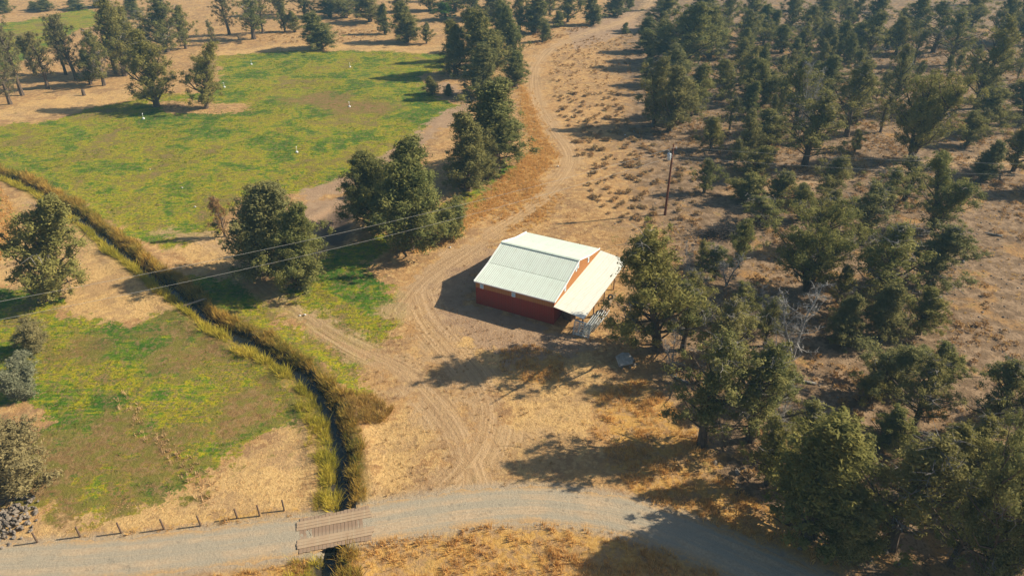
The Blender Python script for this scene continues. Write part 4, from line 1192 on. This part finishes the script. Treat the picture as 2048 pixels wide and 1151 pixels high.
def scatter(name, protos, P, smin, smax, mat, label, cat, clump=0.0, tone_fn=None, zs=(1, 1), sink=.03):
    """many copies joined into one mesh: protos are (V, F, tone)"""
    Vs, Fs, Ts = [], [], []
    base = 0
    z = terr(P)
    which = rng.integers(0, len(protos), len(P))
    for k, (V, F, T) in enumerate(protos):
        q = P[which == k]; zz = z[which == k]; n = len(q)
        if not n: continue
        a = rng.random(n) * 6.283; s = (smin + (smax - smin) * rng.random(n) ** 1.7) * (1 + clump * np.sin(q[:, 0] * 1.5 + 2 * np.sin(q[:, 1] * .8)) * np.sin(q[:, 1] * 1.2 + np.sin(q[:, 0]))); h = s * rng.uniform(*zs, n)
        ca, sa = np.cos(a) * s, np.sin(a) * s
        X = V[None, :, 0] * ca[:, None] - V[None, :, 1] * sa[:, None] + q[:, 0:1]
        Y = V[None, :, 0] * sa[:, None] + V[None, :, 1] * ca[:, None] + q[:, 1:2]
        Z = V[None, :, 2] * h[:, None] + zz[:, None] - sink
        W = np.stack([X, Y, Z], 2).reshape(-1, 3)
        f = (F[None] + (np.arange(n) * len(V))[:, None, None]).reshape(-1, F.shape[1]) + base
        t0 = tone_fn(q) if tone_fn else rng.random(n)
        t = np.clip(t0[:, None] * .65 + T[None] * .35, 0, 1).ravel()
        Vs.append(W); Fs.append(f); Ts.append(t); base += len(W)
    me = mesh_np(name, np.vstack(Vs), np.vstack(Fs), dict(tone=np.concatenate(Ts)))
    return tag(obj(name, me, mat), label, cat, kind='stuff')
def grass_proto(seed, n, h, spread, w, droop=.4):
    r = np.random.default_rng(seed)
    V, F, T = [], [], []
    for i in range(n):
        a = r.random() * 6.283; rr = spread * math.sqrt(r.random()) * .6
        b = np.array([math.cos(a) * rr, math.sin(a) * rr, 0])
        d = np.array([math.cos(a + r.normal() * .8), math.sin(a + r.normal() * .8), 0])
        l = h * r.uniform(.55, 1.1)
        tip = b + d * l * droop * r.uniform(.3, 1.2) + np.array([0, 0, l])
        s = np.cross(d, (0, 0, 1)) * w; a2 = r.random() * 3.14
        s = np.array([math.cos(a2), math.sin(a2), 0]) * w
        m_ = b * .4 + tip * .6 + np.array([0, 0, l * .08])
        k = len(V)
        V += [b - s, b + s, m_ + s * .7, tip, m_ - s * .7]
        F += [(k, k + 1, k + 2), (k, k + 2, k + 4), (k + 4, k + 2, k + 3)]
        t = r.random(); T += [t * .6, t * .6, t * .8 + .1, t * .9 + .1, t * .8 + .1]
    return np.array(V), np.array(F), np.array(T)
def shrub_np(me):
    V = np.zeros(len(me.vertices) * 3, np.float32); me.vertices.foreach_get('co', V)
    T = np.zeros(len(me.vertices), np.float32); me.attributes['tone'].data.foreach_get('value', T)
    return V.reshape(-1, 3), np.arange(len(T)).reshape(-1, 3), T
SHN = [shrub_np(shrub_proto(40 + i, 30, .8, .27, 9)) for i in range(3)]
# more scrub: the far slope, the wood floor, the clearing
WFLOOR = [G2([(1290, 280), (1400, 60), (2300, 60), (2300, 420), (1500, 440), (1400, 330)]), G2([(1500, 440), (2300, 420), (2300, 1100), (1700, 1080), (1400, 900), (1380, 700)]), G2([(1280, 470), (1420, 430), (1420, 560), (1300, 560)]), G2([(1250, 30), (1060, 100), (1040, 60), (1180, 45)])]
wf = sample(WFLOOR, 17000)
ph = np.sin(wf[:, 0] * .35 + 2 * np.sin(wf[:, 1] * .21)) * np.sin(wf[:, 1] * .3 + np.sin(wf[:, 0] * .27)) + rng.normal(size=len(wf)) * .35
wf = wf[ph > .12]
sc = np.vstack([rest, wf, sample([G2([(670, 60), (760, 60), (760, 88), (670, 86)]), G2([(520, 60), (620, 70), (600, 88), (500, 84)])], 120)])
scatter('scrub', SHN, sc, .45, 1.15, M_sage, 'low sagebrush scrub scattered over the wood floor', 'scrub')

# ------------------------------------------------------------------ labels of the many trees: by look and by what they stand near
LAND = [('the power pole', (px_, py_)), ('the brush pile', G(1440, 472)[:2]), ('the bleached dead tree', G(1584, 716)[:2]), ('the tipped grey slab', G(1248, 727)[:2]),
        ('the two-trunked juniper over the sandy track', G(1821, 318)[:2]), ('the dark cone-shaped juniper by the gravel road', G(1619, 1066)[:2]), ('the juniper with thick curved trunk', G(1753, 625)[:2]),
        ('the wide juniper at the clearing', G(1860, 573)[:2]), ('the tree stump', G(168, 190)[:2]), ('the lone stout juniper at the field edge', G(640, 98)[:2]), ('the bright leafy tree', G(890, 40)[:2]),
        ('the stunted broken juniper', G(427, 90)[:2]), ('the tiny sapling at the field edge', G(897, 192)[:2]), ('the basalt boulders by the road', G(1700, 1100)[:2]), ('the spreading juniper above the dead tree', G(1612, 580)[:2])]
allt = [o for o in COL.objects if o.type == 'EMPTY' and o.get('category') in ('tree', 'shrub') and 'tree' in o.name or o.name.startswith('juniper_bush')]
XY = np.array([o.location[:2] for o in allt])
ORD = [(q + ' closest tree to').strip() for q in ('', 'second', 'third', 'fourth', 'fifth', 'sixth', 'seventh', 'eighth', 'ninth')]
best = {}
for nm, c in LAND:
    d = np.hypot(XY[:, 0] - c[0], XY[:, 1] - c[1])
    r = [i for i in np.argsort(d) if d[i] > .6]
    for k, i in enumerate(r[:9]):
        if k < best.get(i, (99,))[0]: best[i] = (k, nm)
hs = np.array([o.scale[2] for o in allt])
lo_, hi_ = np.percentile(hs, (33, 67))
rt = np.array([o.scale[0] / o.scale[2] for o in allt])
ra_, rb_ = np.percentile(rt, (33, 67))
for i, o in enumerate(allt):
    if not o.get('group'): continue
    size = 'small' if hs[i] < lo_ else ('tall' if hs[i] > hi_ else 'middle-sized')
    ratio = o.scale[0] / o.scale[2]
    look = 'slender' if ratio < ra_ else ('broad' if ratio > rb_ else 'even')
    look += {'conic': ' dense', 'dense': ' dense', 'oval': ' bushy', 'open': ' leggy', 'spread': ' forked'}.get(o.get('form', ''), '')
    sp = 'pine-like tree' if o.name.startswith('pine') else 'juniper'
    if i in best:
        o['label'] = f'{size} {look} {sp}, {ORD[best[i][0]]} {best[i][1]}'
    else:
        o['label'] = f"{size} {look} {sp} among the {o['group']}".replace('among the junipers', 'among junipers').replace('among the smaller junipers', 'among smaller junipers').replace('among the distant', 'among distant')

# ------------------------------------------------------------------ grasses
GT = [grass_proto(i, 11, .42, .28, .022, .55) for i in range(4)]
pg = sample(GOLD, 15000)
ph = np.sin(pg[:, 0] * .9 + 2 * np.sin(pg[:, 1] * .5)) * np.sin(pg[:, 1] * 1.1 + np.sin(pg[:, 0] * .7)) + rng.normal(size=len(pg)) * .5
pg = pg[ph > -.1]
scatter('golden_grass', GT, pg, .5, 1.35, M_goldgrass, 'golden dry bunch grass on the banks and road verge', 'grass')
pg = sample([GOLD[0], GOLD[5]], 4200)
pg = pg + rng.normal(size=pg.shape) * .8
scatter('bank_grass', GT, pg, .5, 1.4, M_goldgrass, 'thick golden grass on the bank beside the dirt track', 'grass')
pg = sample(WFLOOR[:3], 9000)
ph = np.sin(pg[:, 0] * .21 + 1) * np.sin(pg[:, 1] * .17) + .5 * np.sin(pg[:, 0] * .5 + pg[:, 1] * .37)
scatter('dry_grass', GT, pg[ph > .0], .5, 1.2, M_goldgrass, 'dry orange grass under the junipers', 'grass')
GS = [grass_proto(20 + i, 8, .16, .22, .022, .9) for i in range(4)]
pg = sample(GREEN[:4], 24000)
ph = np.sin(pg[:, 0] * .31 + 2 + np.sin(pg[:, 1] * .13)) * np.sin(pg[:, 1] * .27 + np.sin(pg[:, 0] * .2)) + rng.normal(size=len(pg)) * .45
pg = pg[(ph > .0)]
inb = np.zeros(len(pg), bool)
for p in BROWN: inb |= inside(pg, p)
pg = pg[~inb | (rng.random(len(pg)) < .25)]
scatter('field_grass', GS, pg, .5, 1.5, M_greengrass, 'short green and yellow grass tufts in the fields', 'grass')
ST = [grass_proto(30 + i, 5, .10, .32, .02, 1.8) for i in range(4)]
scatter('straw_litter', ST, sample(STRAW, 13000), .6, 1.5, M_strawb, 'pale straw stubble on the dry ground', 'straw')
DW = [grass_proto(50 + i, 14, .5, .3, .025, .6) for i in range(3)]
swale = smooth(G2([(245, 795), (275, 830), (310, 870), (345, 905), (375, 935), (400, 965), (420, 1000)]), 4)
k = rng.integers(0, len(swale), 190)
pg = swale[k] + rng.normal(size=(190, 2)) * (.5, .5)
scatter('dry_weeds', DW, pg, .3, .95, M_strawb, 'dry tan weeds lining the small swale across the lower field', 'weeds')
# reeds on both ditch banks
RD = [grass_proto(60 + i, 11, 1.1, .36, .026, .6) for i in range(5)]
def bank(side, lo, hi, n, mat, label, smin, smax):
    L = smooth(DITCH, 3)
    seg = np.hypot(*np.diff(L, axis=0).T); cum = np.concatenate([[0], np.cumsum(seg)])
    sm = rng.random(n) * cum[-1]
    i = np.clip(np.searchsorted(cum, sm) - 1, 0, len(L) - 2)
    t = (sm - cum[i]) / seg[i]
    P = L[i] + (L[i + 1] - L[i]) * t[:, None]
    d = (L[i + 1] - L[i]) / seg[i][:, None]
    nrm = np.stack([-d[:, 1], d[:, 0]], 1)
    wob = 1 + .25 * np.sin(sm * .35) + .2 * np.sin(sm * .9 + 1)
    wid = np.clip(1.35 - (P[:, 1] - 38) / 70, .72, 1.35) if side < 0 else np.ones(n)
    off = lo + (hi - lo) * rng.random(n) * wob * wid
    P = P + nrm * (side * off)[:, None]
    P = P[np.sin(sm * 1.7 + np.sin(sm * .6) * 2) + rng.normal(size=n) * .5 > -.55]
    r = np.minimum(seg_dist(P, ROAD_W)[0], seg_dist(P, ROAD_E)[0])
    q = seg_dist(P, np.array([bp[0], bp[1]]))[0]
    P = P[(r > 2.3) & (q > 2.1) & (P[:, 1] < 260)]
    def tone(q): return np.clip(.5 + .42 * np.sin(q[:, 0] * .55 + np.sin(q[:, 1] * .7)) * np.sin(q[:, 1] * .42 + 1) + rng.normal(size=len(q)) * .25, 0, 1)
    return scatter('reeds', RD, P, smin, smax, mat, label, 'reeds', clump=.4, tone_fn=tone, zs=(.75, 1.1), sink=.08)
bank(1, .55, 1.95, 7500, M_reedb, 'rusty brown reeds lining the ditch bank facing the barn', .4, .95)
bank(-1, .55, 2.0, 7500, M_reedy, 'yellow-green reeds lining the ditch bank of the lower field', .4, .95)
wp = sample([G2([(695, 785), (745, 790), (785, 815), (770, 845), (715, 850), (690, 830)])], 260, clear=False)
scatter('weed_patch', RD, wp, .5, .9, M_reedb, 'patch of brown-green weeds bulging from the ditch bank', 'weeds')
PB = [(lambda me: (np.array([v.co[:] for v in me.vertices]), np.array([p.vertices[:] for p in me.polygons]), np.full(len(me.vertices), .5)))(r) for r in ROCKS[:4]]
scatter('small_stones', PB, np.vstack([sample(WFLOOR[:2], 5200), sample(SAGE, 500)]), .12, .42, M_rock, 'small dark stones strewn over dry ground', 'stones', sink=-.02)

YARD = [G2([(700, 690), (860, 560), (960, 500), (1130, 380), (1250, 470), (1230, 560), (1260, 700), (1190, 900), (1000, 975), (745, 1005), (745, 800)])]
scatter('yard_litter', ST, sample(YARD, 7000), .5, 1.3, M_strawb, 'pale straw litter strewn over the yard', 'straw')
scatter('yard_weeds', GT, sample(YARD, 1500), .25, .8, M_dry, 'small brown dry weeds dotting the yard', 'weeds')
# ------------------------------------------------------------------ smoky air
hz = NT('haze_air')
hz.t.nodes.remove(hz.b)
pv = hz.new('ShaderNodeVolumePrincipled')
pv.inputs['Color'].default_value = (.36, .74, 1.0, 1)
pv.inputs['Density'].default_value = HAZE
pv.inputs['Anisotropy'].default_value = .0
hz.t.links.new(pv.outputs[0], hz.out.inputs['Volume'])
m = MB(); m.box(-700, 700, -60, 900, -2.6, 49)
tag(m.build('haze', hz.m), 'thin smoky haze over the whole valley', 'haze', kind='stuff')
